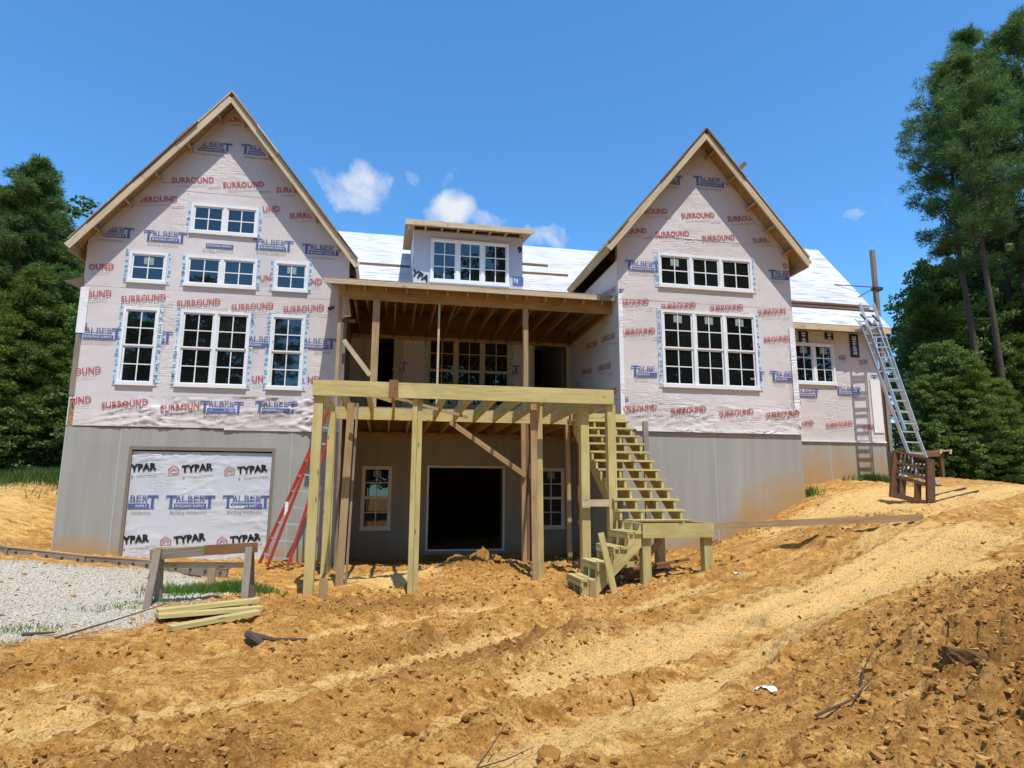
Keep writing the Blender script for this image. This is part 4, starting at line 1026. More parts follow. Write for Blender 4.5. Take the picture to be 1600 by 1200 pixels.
# temporary shoring under the porch
for x_, y_, w_, z0_, m_ in ((2.71, 12.6, .09, .1, 'spf'), (2.80, 12.66, .05, .1, 'spf_dark'), (3.63, 12.6, .08, .1, 'spf'), (3.84, 12.62, .05, .1, 'spf_dark'), (-1.0, 12.55, .12, .1, 'treated'), (-.86, 12.62, .05, .1, 'grey_wood')):
    board('shoring_post', (x_, y_, z0_), (x_-.03, y_, 2.97), w_, .09, m_, HOUSE, up=(0, 1, 0))
board('shoring_brace', (1.2, 12.5, 2.95), (2.70, 12.5, 1.93), .036, .10, 'spf', HOUSE); board('shoring_block', (2.84, 12.5, 1.86), (2.84, 12.5, 2.16), .12, .05, 'spf', HOUSE, up=(0, 1, 0))
# corner pieces at the left wing
board('corner_board', (LX0-.01, LY-.004, 5.95), (LX0-.01, LY-.004, 5.6), .05, .02, 'spf', HOUSE)
pymesh('bracket', [(-6.33, 14.2, 5.98), (-6.33, 14.2, 5.72), (-6.62, 14.1, 5.84), (-6.33, 14.35, 5.98), (-6.33, 14.35, 5.72), (-6.62, 14.25, 5.84)], [(0, 1, 2), (5, 4, 3), (0, 2, 5, 3), (1, 4, 5, 2), (0, 3, 4, 1)], 'spf', HOUSE)
box('sheathing_strip', (LX0-.012, LY-.02, 3.5), (LX0+.09, LY-.009, 4.75), 'grey_wood', HOUSE)
box('wrap_corner', (LX0-.02, LY-.03, 4.78), (LX0+.14, LY-.012, 5.75), 'seam', HOUSE)
box('wrap_corner', (RX0-.01, RY-.026, 3.0), (RX0+.08, RY-.012, 5.75), 'seam', HOUSE); box('wrap_corner', (RX1-.12, RY-.026, 2.95), (RX1+.012, RY-.012, 5.2), 'seam', HOUSE); box('wrap_corner', (FX1-.30, FY-.026, 3.1), (FX1-.02, FY-.014, 4.45), 'seam', HOUSE)

# ------------------------------------------------------------------ deck frame
DK = thing('deck_frame', 'yellowish treated-lumber deck frame on posts in front of the basement door', 'deck', (1.3, 10.0, .1))
bY = 10.0
board('rim_joist', (-1.14, bY, 3.145), (.02, bY, 3.145), .045, .24, 'treated', DK); board('rim_joist', (.12, bY-.002, 3.145), (3.66, bY-.002, 3.145), .045, .24, 'treated', DK)
board('end_block', (.07, bY-.03, 3.02), (.07, bY-.03, 3.30), .14, .045, 'spf_dark', DK, up=(0, 1, 0))
board('rim_joist', (-1.12, bY+.03, 3.14), (-1.02, 12.6, 3.10), .045, .235, 'treated', DK); board('rim_joist', (3.62, bY+.03, 3.14), (3.66, 12.6, 3.10), .045, .235, 'treated', DK)
for i, x_ in enumerate(np.arange(-.72, 3.6, .40)): board('joist', (x_, bY+.026, 3.14), (x_+.02, 12.65, 3.10), .042, .225, 'treated', DK)
def post(x, y, z1, w=.14, d=.14, mat='treated', lean=0., z0=None):
    z0 = (G1(x, y)-.12) if z0 is None else z0
    board('post', (x+lean, y, z0), (x, y, z1), w, d, mat, DK, up=(0, 1, 0))
post(-1.05, 10.1, 3.02, lean=.0); post(.41, 10.1, 3.02, .075, .14); post(.49, 10.13, 3.02, .075, .14, lean=.0); post(3.63, 10.1, 3.02); post(3.20, 10.2, 3.02)
post(2.34, 10.2, 3.02, .10, .05, 'spf', .03); post(2.41, 10.5, 3.02, .035, .08, 'spf', .02); post(2.49, 10.45, 3.02, .09, .14, lean=.02)
post(-.60, 10.7, 3.02, .12, .05, 'spf', -.06); post(-.50, 10.74, 3.02, .035, .09, 'grey_wood', -.06); post(-1.00, 12.0, 3.02, .12, .12, 'treated', -.0)
board('crosspiece', (3.10, 10.05, 1.42), (3.56, 10.05, 1.42), .04, .11, 'fascia', DK)
board('brace', (0.02, 10.6, 3.13), (1.4, 11.4, 2.92), .03, .05, 'spf', DK); board('brace', (-.55, 10.35, 3.2), (.10, 10.3, 3.0), .03, .06, 'spf', DK)

# ------------------------------------------------------------------ stairs
ST = thing('staircase', 'long open treated-lumber staircase from the porch down to the square landing', 'stairs', (4.1, 11, 1.1))
NT_ = 11
zt, zb = 3.18, 1.16; yt, yb_ = 12.25, 9.75
x0s, x1s = 3.62, 4.72
rise = (zt-zb)/(NT_+1); run = (yt-yb_)/NT_
for s, xs in enumerate((x0s+.03, x0s+.38, x0s+.74, x1s-.05)):
    V = []; F = []
    prof = []
    for i in range(NT_):                           # saw-tooth upper edge
        y_ = yb_+i*run; z_ = zb+(i+1)*rise
        prof += [(y_, z_-rise+.0), (y_, z_-.04), (y_+run, z_-.04)]
    prof += [(yt, zt-.42), (yb_+.28, zb-.02)]
    n = len(prof)
    for xx in (xs-.02, xs+.02): V += [(xx, a, b) for a, b in prof]
    bm = bmesh.new(); vv = [bm.verts.new(v) for v in V]
    F1 = bm.faces.new(vv[:n]); F2 = bm.faces.new(vv[n:][::-1])
    for i in range(n): bm.faces.new((vv[i], vv[(i+1) % n], vv[n+(i+1) % n], vv[n+i])) if True else None
    bm.normal_update(); bmesh.ops.triangulate(bm, faces=[F1, F2]); bmesh.ops.recalc_face_normals(bm, faces=bm.faces[:])
    off = root_loc(ST)
    for v in bm.verts: v.co -= off
    me = bpy.data.meshes.new('stringer'); bm.to_mesh(me); bm.free()
    uvl = me.uv_layers.new(name='UVMap')
    for lp in me.loops: c = me.vertices[lp.vertex_index].co; uvl.data[lp.index].uv = (c.y*.77+c.z*.64, c.z*.77-c.y*.64)
    link('stringer', me, 'treated', ST)
for i in range(NT_):
    y_ = yb_+i*run; z_ = zb+(i+1)*rise-.018
    j = random.uniform(-.012, .012)
    board('tread', (x0s-.02+j, y_+.06, z_), (x1s+.02+j, y_+.06, z_), .14, .036, 'treated', ST)
    if i % 3: board('tread', (x0s-.02-j, y_+.19, z_), (x1s+.02-j, y_+.19, z_), .10, .036, 'treated', ST)
board('header', (x0s-.02, 12.3, 3.04), (x1s+.02, 12.3, 3.04), .045, .26, 'treated', ST)
board('support_post', (4.88, 11.6, .3), (4.88, 11.6, 2.95), .10, .06, 'grey_wood', ST, up=(0, 1, 0))
board('support_post', (4.05, 11.4, .1), (4.05, 11.4, 2.0), .04, .09, 'spf', ST, up=(0, 1, 0))
LD = thing('stair_landing', 'square treated-lumber landing on short posts below the long staircase', 'landing', (4.2, 9.3, .4))
Ly0, Ly1, Lx0, Lx1, Lz = 8.98, 9.85, 3.68, 4.80, 1.15
board('rim_board', (Lx0, Ly0, Lz-.11), (Lx1, Ly0, Lz-.11), .042, .21, 'treated', LD)
board('rim_board', (Lx0+.02, Ly0+.025, Lz-.112), (Lx0+.02, Ly1, Lz-.112), .042, .21, 'treated', LD); board('rim_board', (Lx1-.02, Ly0+.025, Lz-.112), (Lx1-.02, Ly1, Lz-.112), .042, .21, 'treated', LD)
board('rim_board', (Lx0+.045, Ly1, Lz-.113), (Lx1-.045, Ly1, Lz-.113), .042, .21, 'treated', LD)
for x_ in (Lx0+.4, Lx0+.75): board('joist', (x_, Ly0+.03, Lz-.12), (x_, Ly1-.03, Lz-.12), .04, .19, 'treated', LD)
for y_ in (Ly1-.07, Ly1-.22, Ly1-.36): board('deck_board', (Lx0+.03, y_, Lz+.012), (Lx1-.1, y_+.01, Lz+.012), .13, .022, 'treated', LD)
for x_, y_ in ((Lx0+.075, Ly0+.10), (Lx1-.075, Ly0+.10), (Lx0+.62, Ly1-.05), (Lx0+.09, Ly1-.08)):
    board('post', (x_, y_, G1(x_, y_)-.12), (x_, y_, Lz-.215), .13, .13, 'treated', LD, up=(0, 1, 0))
board('brace', (Lx0+.05, Ly1-.2, .32), (Lx0+.62, Ly1-.1, .85), .035, .09, 'spf', LD)
LS = thing('lower_steps', 'short flight of four open treated steps descending left from the landing', 'steps', (3.2, 9.3, .2))
for sy in (9.0, 9.32, 9.66):
    V = [(3.66, Lz-.06), (3.66, Lz-.30), (2.93, .12), (2.72, .14), (2.72, .36)]
    prof = [(3.66, Lz-.02), (3.66, Lz-.34), (2.98, .16), (2.74, .16), (2.74, .34), (2.98, .34), (2.98, .56), (3.22, .56), (3.22, .78), (3.44, .78), (3.44, Lz-.16), (3.6, Lz-.16)]
    n = len(prof); bm = bmesh.new(); vv = [bm.verts.new((a, yy, b)) for yy in (sy-.02, sy+.02) for a, b in prof]
    F1 = bm.faces.new(vv[:n]); F2 = bm.faces.new(vv[n:][::-1])
    for i in range(n): bm.faces.new((vv[i], vv[(i+1) % n], vv[n+(i+1) % n], vv[n+i]))
    bm.normal_update(); bmesh.ops.triangulate(bm, faces=[F1, F2]); bmesh.ops.recalc_face_normals(bm, faces=bm.faces[:])
    off = root_loc(LS)
    for v in bm.verts: v.co -= off
    me = bpy.data.meshes.new('stringer'); bm.to_mesh(me); bm.free()
    uvl = me.uv_layers.new(name='UVMap')
    for lp in me.loops: c = me.vertices[lp.vertex_index].co; uvl.data[lp.index].uv = (c.x*.77+c.z*.64, c.z*.77-c.x*.64)
    link('stringer', me, 'treated', LS)
for x_, z_ in ((2.74, .36), (2.98, .58), (3.22, .80), (3.44, 1.01)):
    board('tread', (x_+.05, 8.95, z_), (x_+.05, 9.72, z_), .10, .034, 'treated', LS)
    board('tread', (x_+.17, 8.95, z_), (x_+.17, 9.72, z_), .10, .034, 'treated', LS)
    board('riser_cleat', (x_+.01, 8.94, z_-.055), (x_+.01, 9.72, z_-.055), .03, .06, 'treated', LS)
BR = board('leaning_stud', (3.20, 8.82, .10), (3.02, 8.90, 1.02), .085, .04, 'treated', None, up=(0, 1, 0)); tag(BR, 'treated stud leaning across the side of the lower steps', 'lumber')
RB = board('plank', (4.72, 9.08, 1.09), (7.75, 8.25, G1(7.75, 8.25)+.06), .04, .095, 'spf', None); tag(RB, 'long weathered plank running from the landing corner across the clay to the right', 'plank')
for k_, (x_, y_, a_, l_) in enumerate(((3.2, 9.5, .1, .9), (3.35, 9.35, .25, 1.0), (3.5, 9.55, -.1, .9), (3.42, 9.7, .5, .8), (3.15, 9.72, .05, .8), (3.55, 9.3, .35, .8), (3.3, 9.62, -.25, 1.0), (3.6, 9.5, .6, .7), (3.5, 9.42, .0, 1.1))):
    p0 = (x_, y_, G1(x_, y_)+.03+.02*k_); p1 = (x_+l_*math.cos(a_), y_+l_*math.sin(a_), G1(x_+l_*math.cos(a_), y_)+.05+.02*k_)
    o = board('scrap_board', p0, p1, .09, .035, 'grey_wood' if k_ < 4 else 'spf_dark', None); tag(o, 'offcut board in the scrap pile beneath the stair landing', 'scrap wood', 'offcuts beneath the stair landing')

# ------------------------------------------------------------------ ladders
def ladder(root, a0, a1, b0, b1, n, mat, rung='aluminium', w=.05, h=.08, t0=.05, t1=.97, nm='rail'):
    board(nm, a0, a1, w, h, mat, root, up=(0, 1, 0)); board(nm, b0, b1, w, h, mat, root, up=(0, 1, 0))
    A0, A1, B0, B1 = map(Vector, (a0, a1, b0, b1))
    for i in range(n):
        t = t0+(t1-t0)*i/(n-1); board('rung', A0.lerp(A1, t), B0.lerp(B1, t), .035, .03, rung, root)
RL = thing('step_ladder', 'tall red fibreglass ladder leaning towards the porch corner', 'ladder', (-2.1, 13.4, .2))
gz = G1(-2.1, 13.3)
ladder(RL, (-2.10, 12.9, gz), (-1.16, 13.1, 3.25), (-1.72, 12.75, gz), (-.98, 13.0, 3.2), 10, 'fiberglass')
board('rear_rail', (-2.36, 13.6, gz), (-1.22, 13.45, 3.2), .06, .07, 'fiberglass', RL, up=(0, 1, 0))
for i in range(9):
    t = .06+.1*i; a = Vector((-2.36, 13.6, gz)).lerp(Vector((-1.22, 13.45, 3.2)), t); b = Vector((-2.10, 12.9, gz)).lerp(Vector((-1.16, 13.1, 3.25)), t); board('rung', a, b, .03, .03, 'aluminium', RL)
box('label_plate', (-1.86, 12.925, 1.15), (-1.80, 12.93, 1.40), 'leather', RL)
AL = thing('extension_ladder', 'aluminium extension ladder leaning on the eave of the far right wing', 'ladder', (11.8, 12.3, 1.75))
fa = at(1463, 758, 12.35); fb = (fa[0]-.42, 12.35, fa[2]+.03)
ta, tb = at(1360, 482, 13.55), at(1340, 483, 13.55)
ladder(AL, fb, (tb[0], 13.55, tb[2]-.3), fa, (ta[0]+.08, 13.55, ta[2]-.3), 16, 'aluminium', w=.03, h=.075)
ladder(AL, tuple(Vector(fb).lerp(Vector((tb[0], 13.55, tb[2])), .28)+Vector((.05, -.07, 0))), (tb[0]+.03, 13.50, tb[2]+.12), tuple(Vector(fa).lerp(Vector((ta[0]+.08, 13.55, ta[2])), .28)+Vector((-.05, -.07, 0))), (ta[0]+.05, 13.50, ta[2]+.12), 12, 'aluminium', w=.028, h=.07, nm='fly_rail')
for p_ in (fa, fb): box('foot', (p_[0]-.06, p_[1]-.08, p_[2]-.05), (p_[0]+.06, p_[1]+.08, p_[2]+.01), 'dark_metal', AL)
board('standoff', (tb[0]-.15, 13.3, 5.95), (tb[0]+.25, 13.45, 5.75), .03, .03, 'dark_metal', AL); board('standoff', (ta[0]-.18, 13.3, 5.95), (ta[0]+.2, 13.45, 5.75), .03, .03, 'dark_metal', AL)
# ------------------------------------------------------------------ scaffold pole, plank, brown frame
SP = thing('scaffold_pole', 'tall grey scaffold pole braced to the roof beyond the far right corner', 'scaffold pole', (12.65, 14.3, 1.9))
board('pole', (12.66, 14.3, 1.7), (12.70, 14.3, 8.1), .10, .10, 'grey_wood', SP, up=(0, 1, 0)); board('pole', (12.52, 14.28, 1.75), (12.52, 14.28, 4.6), .07, .07, 'brown_wood', SP, up=(0, 1, 0))
for p_ in ((11.75, 14.7, 7.2), (12.15, 14.35, 6.75)): board('brace_arm', (12.68, 14.28, 7.05), p_, .02, .02, 'dark_metal', SP)
box('collar', (12.62, 14.22, 6.97), (12.86, 14.38, 7.05), 'dark_metal', SP); box('hoist_box', (12.40, 14.15, 2.1), (12.56, 14.35, 2.65), 'dark_metal', SP)
PL = thing('scaffold_plank', 'orange-brown plank resting on a short post behind the ladder foot', 'plank', (13.6, 14.3, 2.5))
board('plank', (12.75, 14.3, 2.60), (14.35, 14.3, 2.72), .25, .045, 'spf', PL); board('plank_edge', (12.75, 14.16, 2.55), (14.0, 14.16, 2.63), .03, .14, 'spf_dark', PL)
board('support_post', (14.15, 14.3, 1.7), (14.15, 14.3, 2.6), .09, .09, 'brown_wood', PL, up=(0, 1, 0))
for x_ in (14.0, 14.3): board('end_cleat', (x_, 14.14, 2.62), (x_+.04, 14.14, 2.74), .03, .04, 'fascia', PL)
BG = thing('slatted_frame', 'dark brown slatted wooden frame standing upright on the clay by the ladder', 'wooden frame', (9.3, 10.2, 1.4))
def gp(px, py, Y): return Vector(at(px, py, Y))
YL_, YR_ = 10.55, 10.15
lt, rt_ = gp(1400, 705, YL_), gp(1453, 718, YR_); lb, rb = gp(1395, 775, YL_), gp(1454, 790, YR_)
def lp(a, b, t): return a.lerp(b, t)
board('top_rail', lt-(rt_-lt)*.03, rt_+(rt_-lt)*.03, .10, .045, 'brown_wood', BG); 
for t, hh in ((.24, .05), (.44, .05), (.56, .06)): board('mid_rail', lp(lt, lb, t), lp(rt_, rb, t), .04, hh, 'brown_wood', BG)
board('bottom_rail', lp(lt, lb, .97), lp(rt_, rb, .97), .06, .09, 'brown_wood', BG)
board('end_panel', lp(rt_, rb, 0), lp(rt_, rb, 1.03), .16, .05, 'brown_wood', BG, up=(0, 1, 0)); board('end_panel', lp(lt, lb, 0), lp(lt, lb, 1.03), .13, .05, 'brown_wood', BG, up=(0, 1, 0))
for i in range(1, 9):
    t = i/9; a = lp(lt, rt_, t); b = lp(lp(lt, lb, .44), lp(rt_, rb, .44), t); board('slat', a, b, .022, .03, 'brown_wood', BG, up=(0, 1, 0))
for t in (.16, .30, .72): board('leg_board', lp(lp(lt, lb, .56), lp(rt_, rb, .56), t)+Vector((0, .05, 0)), lp(lb, rb, t)+Vector((0, .05, 0)), .13, .03, 'brown_wood', BG, up=(0, 1, 0))
for p0, p1 in ((gp(1458, 779, 10.6), gp(1510, 770, 11.2)), (gp(1455, 791, 10.1), gp(1530, 785, 10.6))):
    a = (p0.x, p0.y, G1(p0.x, p0.y)+.02); b = (p1.x, p1.y, G1(p1.x, p1.y)+.02)
    o = board('steel_bar', a, b, .05, .03, 'dark_metal', None); tag(o, 'thin dark bar lying on the clay beside the brown slatted frame', 'bar', 'dark bars on the clay by the slatted frame')

# ------------------------------------------------------------------ sawhorse, lumber, form boards, stakes
SH = thing('sawhorse', 'weathered grey sawhorse standing in front of the covered garage opening', 'sawhorse', (-2.3, 9.35, .1))
board('top_beam', (-2.98, 9.35, .76), (-2.32, 9.35, .80), .05, .13, 'grey_wood', SH); board('top_beam', (-2.318, 9.33, .81), (-1.66, 9.33, .84), .05, .13, 'spf_dark', SH); board('cap_board', (-2.98, 9.40, .84), (-1.62, 9.38, .88), .09, .025, 'fascia', SH)
for x_, lx in ((-2.88, -.02), (-1.76, .02)):
    for sy in (-1, 1):
        board('leg', (x_+lx, 9.35+sy*.22, G1(x_+lx, 9.35+sy*.22)-.03), (x_, 9.35+sy*.05, .85), .09, .035, 'grey_wood', SH, up=(0, 1, 0))
board('crosspiece', (-2.85, 9.45, .62), (-1.8, 9.45, .60), .03, .07, 'fascia', SH)
def lumber(p0, p1, w, h, lab, lift):
    a = (p0[0], p0[1], G1(*p0[:2])+lift+h/2); b = (p1[0], p1[1], G1(*p1[:2])+lift+h/2)
    return tag(board('board', a, b, w, h, 'treated', None), lab, 'board')
lumber((-2.50, 8.25), (-1.50, 8.75), .14, .045, 'upper yellow treated board stacked below the sawhorse', .09)
lumber((-2.46, 8.15), (-1.44, 8.62), .14, .045, 'darker middle treated board stacked below the sawhorse', .045)
lumber((-2.56, 8.40), (-1.60, 8.90), .14, .045, 'rear treated board half covered by the stack below the sawhorse', .04)
lumber((-2.20, 7.72), (-1.42, 8.30), .14, .045, 'front yellow treated board lying apart on the clay near the stack', .02)
FB = thing('form_boards', 'pale perforated form boards laid along the foot of the left wing', 'form boards', (-4, 13, .3))
pts = [(-8.6, 14.15), (-6.69, 13.55), (-5.2, 13.05), (-3.9, 12.5), (-2.55, 11.9)]
for i, ((x0, y0), (x1, y1)) in enumerate(zip(pts[:-1], pts[1:])):
    z0, z1 = G1(x0, y0)+.06, G1(x1, y1)+.06
    board('form_board', (x0, y0, z0), (x1-.02, y1, z1), .05, .15, 'gravel' if False else 'grey_wood', FB)
    for t in np.linspace(.1, .9, 5): p_ = Vector((x0, y0, z0)).lerp(Vector((x1, y1, z1)), t); box('form_bolt', (p_.x-.02, p_.y-.05, p_.z-.01), (p_.x+.02, p_.y-.022, p_.z+.03), 'dark_metal', FB)
    board('form_cap', (x0, y0+.01, z0+.087), (x1, y1+.01, z1+.087), .09, .02, 'spf', FB)
for (x_, y_, h_, w_, lab) in ((-3.33, 10.6, .36, .10, 'short wooden stake left of the sawhorse leg'), (-2.49, 10.5, .36, .10, 'short wooden stake in the grass behind the sawhorse'),
                      (-.83, 9.85, .28, .12, 'short offcut stake at the foot of the left deck post'), (2.86, 8.85, .22, .09, 'short brown stake in front of the lower steps')):
    z_ = G1(x_, y_); tag(board('stake', (x_, y_, z_-.1), (x_+.01, y_, z_+h_), w_, .04, 'spf', None, up=(0, 1, 0)), lab, 'stake')

# ------------------------------------------------------------------ clods, sticks, litter
for args in (('dirt_slab', 'large overhanging slab of dark clay on the right-hand spoil heap', 3.62, 3.68, .20, (1.25, .8, .42), 3, 'clod_damp', .16, .07),):
    clod(*args)
for lab, x_, y_, s_, sq, sd in (('pale rounded rock at the edge of the churned soil near the sawhorse', -.77, 8.1, .085, (1, .8, .65), 5), ('flat pale rock half buried in the middle of the lot', 1.62, 5.55, .085, (1.1, .9, .4), 6),
        ('broken clay lump left of the centre foreground', .28, 4.55, .11, (1, .9, .6), 7), ('wide clay lump at the centre foreground', .62, 4.5, .10, (1.2, .8, .5), 8),
        ('upright clay chunk at the bottom of the foreground', 1.02, 4.02, .10, (.8, .8, .7), 9), ('clay lump by the white scrap', 2.45, 4.15, .075, (1, .9, .6), 10),
        ('rounded stone on the right spoil heap by the frame edge', 4.75, 4.15, .09, (1, .9, .8), 12), ('brown clay lump below the pale wheel track', 2.1, 5.0, .07, (1, .8, .6), 13),
        ('clay lump on top of the mound before the basement door', 1.25, 11.3, .13, (1.2, .9, .6), 14), ('clay block beside the mound before the basement door', 1.9, 11.1, .10, (1, .9, .7), 15),
        ('clay lump in the berm left of the landing post', 2.1, 8.6, .07, (1, .9, .6), 16), ('flat clay slab right of the landing', 5.4, 8.9, .10, (1.4, .8, .45), 17)):
    clod('dirt_clod', lab, x_, y_, s_, sq, sd)
def stick(name, label, pts, r, mat='bark', cat='stick', group=None):
    P_ = [Vector(p) for p in pts]; V = []; F = []
    for i, p_ in enumerate(P_):
        d = (P_[min(i+1, len(P_)-1)]-P_[max(i-1, 0)]).normalized(); s = d.cross(Vector((0, 0, 1)))
        s = s.normalized() if s.length > .01 else Vector((1, 0, 0)); u = s.cross(d); rr = r*(1-.6*i/(len(P_)-1))
        for k_ in range(6): a = k_*math.pi/3; V.append(p_+s*math.cos(a)*rr+u*math.sin(a)*rr)
        if i:
            for k_ in range(6): F.append(((i-1)*6+k_, (i-1)*6+(k_+1) % 6, i*6+(k_+1) % 6, i*6+k_))
    F += [tuple(range(6))[::-1], tuple(range(len(V)-6, len(V)))]
    return tag(pymesh(name, V, F, mat, None), label, cat, group)
def gpts(lst): return [(a, b, G1(a, b)+c) for a, b, c in lst]
stick('broken_root', 'dark broken root lying in the tracks below the sawhorse', gpts([(-1.32, 7.35, .09), (-1.05, 7.2, .08), (-.72, 7.0, .03)]), .03)
stick('broken_root', 'thicker broken root end pointing out of the tracks', gpts([(-1.34, 7.33, .10), (-1.1, 6.95, .04), (-.98, 6.7, .01)]), .04)
stick('stick', 'short brown stick lying on the gravel', gpts([(-3.75, 8.05, .03), (-3.45, 8.07, .03)]), .022)
stick('stick', 'long thin branch lying at the gravel edge', gpts([(-3.3, 7.75, .02), (-2.9, 8.2, .06), (-2.55, 8.75, .1)]), .012)
stick('stick', 'thin forked twig sticking up at the bottom of the foreground', gpts([(.55, 3.95, 0), (.68, 4.1, .09), (.80, 4.25, .17)]), .006)
stick('stick', 'bent twig lying on the clay near the bottom edge', gpts([(.5, 3.85, .02), (.75, 3.98, .05), (.95, 4.15, .05)]), .005)
stick('stick', 'short root stub rising from the track at centre right', gpts([(1.92, 4.95, -.02), (1.90, 4.92, .06), (1.88, 4.93, .12)]), .012)
stick('stick', 'curved root standing beside the dark clay slab', gpts([(3.72, 3.86, .02), (3.74, 3.86, .13), (3.69, 3.86, .19)]), .011)
stick('stick', 'upright twig on the right spoil heap', gpts([(3.05, 3.9, -.02), (3.12, 3.93, .08), (3.22, 3.97, .16)]), .008)
stick('stick', 'thin root lying down the right spoil heap', gpts([(2.55, 3.65, .03), (2.85, 3.7, .05), (3.1, 3.85, .03)]), .009)
stick('stick', 'dead branch on the bank right of the landing', gpts([(5.3, 10.2, .03), (5.65, 10.6, .09), (5.95, 11.0, .05)]), .016)
def scrap(label, x_, y_, s_, seed):
    r = np.random.default_rng(seed); V = []; F = []
    n = 6
    for i in range(n):
        for j in range(n):
            u, v = (i/(n-1)-.5), (j/(n-1)-.5); V.append((x_+u*s_*1.4+r.normal()*.004, y_+v*s_+r.normal()*.004, 0))
    V = np.array(V); V[:, 2] = ground(V[:, 0], V[:, 1])[0]+.012+np.abs(r.normal(size=len(V)))*.012
    for i in range(n-1):
        for j in range(n-1):
            if (i, j) in ((0, 0), (4, 4)): continue
            F.append((i*n+j, (i+1)*n+j, (i+1)*n+j+1, i*n+j+1))
    o = pymesh('plastic_scrap', V, F, 'leather'); sm = o.modifiers.new('thick', 'SOLIDIFY'); sm.thickness = .002
    return tag(o, label, 'litter')
scrap('crumpled white scrap on the clay at lower right', 2.70, 4.42, .10, 1); scrap('small white scrap near the landing post', 4.9, 8.55, .07, 2)

# ------------------------------------------------------------------ grass
def blades(name, label, spots, seed, mat='grass', hgt=.14, w=.008):
    r = np.random.default_rng(seed); V = []; T_ = []
    for cx, cy, rx, ry, n in spots:
        x = cx+r.normal(size=n)*rx*.5; y = cy+r.normal(size=n)*ry*.5; z = ground(x, y)[0]-.01
        a = r.uniform(0, 6.28, n); h = hgt*r.uniform(.4, 1.2, n); bx, by = r.normal(size=n)*h*.45, r.normal(size=n)*h*.45
        dx, dy = np.cos(a)*w, np.sin(a)*w
        V.append(np.stack([np.stack([x-dx, y-dy, z], 1), np.stack([x+dx, y+dy, z], 1), np.stack([x+bx, y+by, z+h], 1)], 1).reshape(-1, 3)); T_.append(r.uniform(0, 1, n))
    V = np.concatenate(V); F = np.arange(len(V)).reshape(-1, 3)
    o = fastmesh(name, V, F, mat, np.concatenate(T_)); return tag(o, label, 'grass', None, 'stuff')
blades('grass', 'patch of green grass growing behind the sawhorse legs', [(-2.4, 10.35, .75, .42, 3000), (-1.95, 10.2, .4, .3, 700), (-2.9, 10.1, .3, .3, 300)], 5, hgt=.13, w=.007)
blades('weeds', 'sparse weed tufts in the gravel', [(-3.9, 8.3, .5, .2, 260), (-4.1, 7.6, .6, .2, 260), (-2.95, 9.4, .5, .3, 260), (-3.4, 9.2, .5, .2, 120)], 6, hgt=.08, w=.005)
blades('verge_grass', 'rough grass along the edge of the left wood', [(-10.5, 19.8, 3.6, 1.4, 12000), (-8.0, 19.8, 1.6, 1.6, 4000)], 8, 'leaf', .30, .012)
blades('wall_weeds', 'weeds along the foot of the far right wall', [(11.9, 13.75, .8, .15, 500), (11.6, 13.7, .2, .2, 200), (8.95, 12.6, .25, .3, 300)], 9, 'leaf', .2, .012)
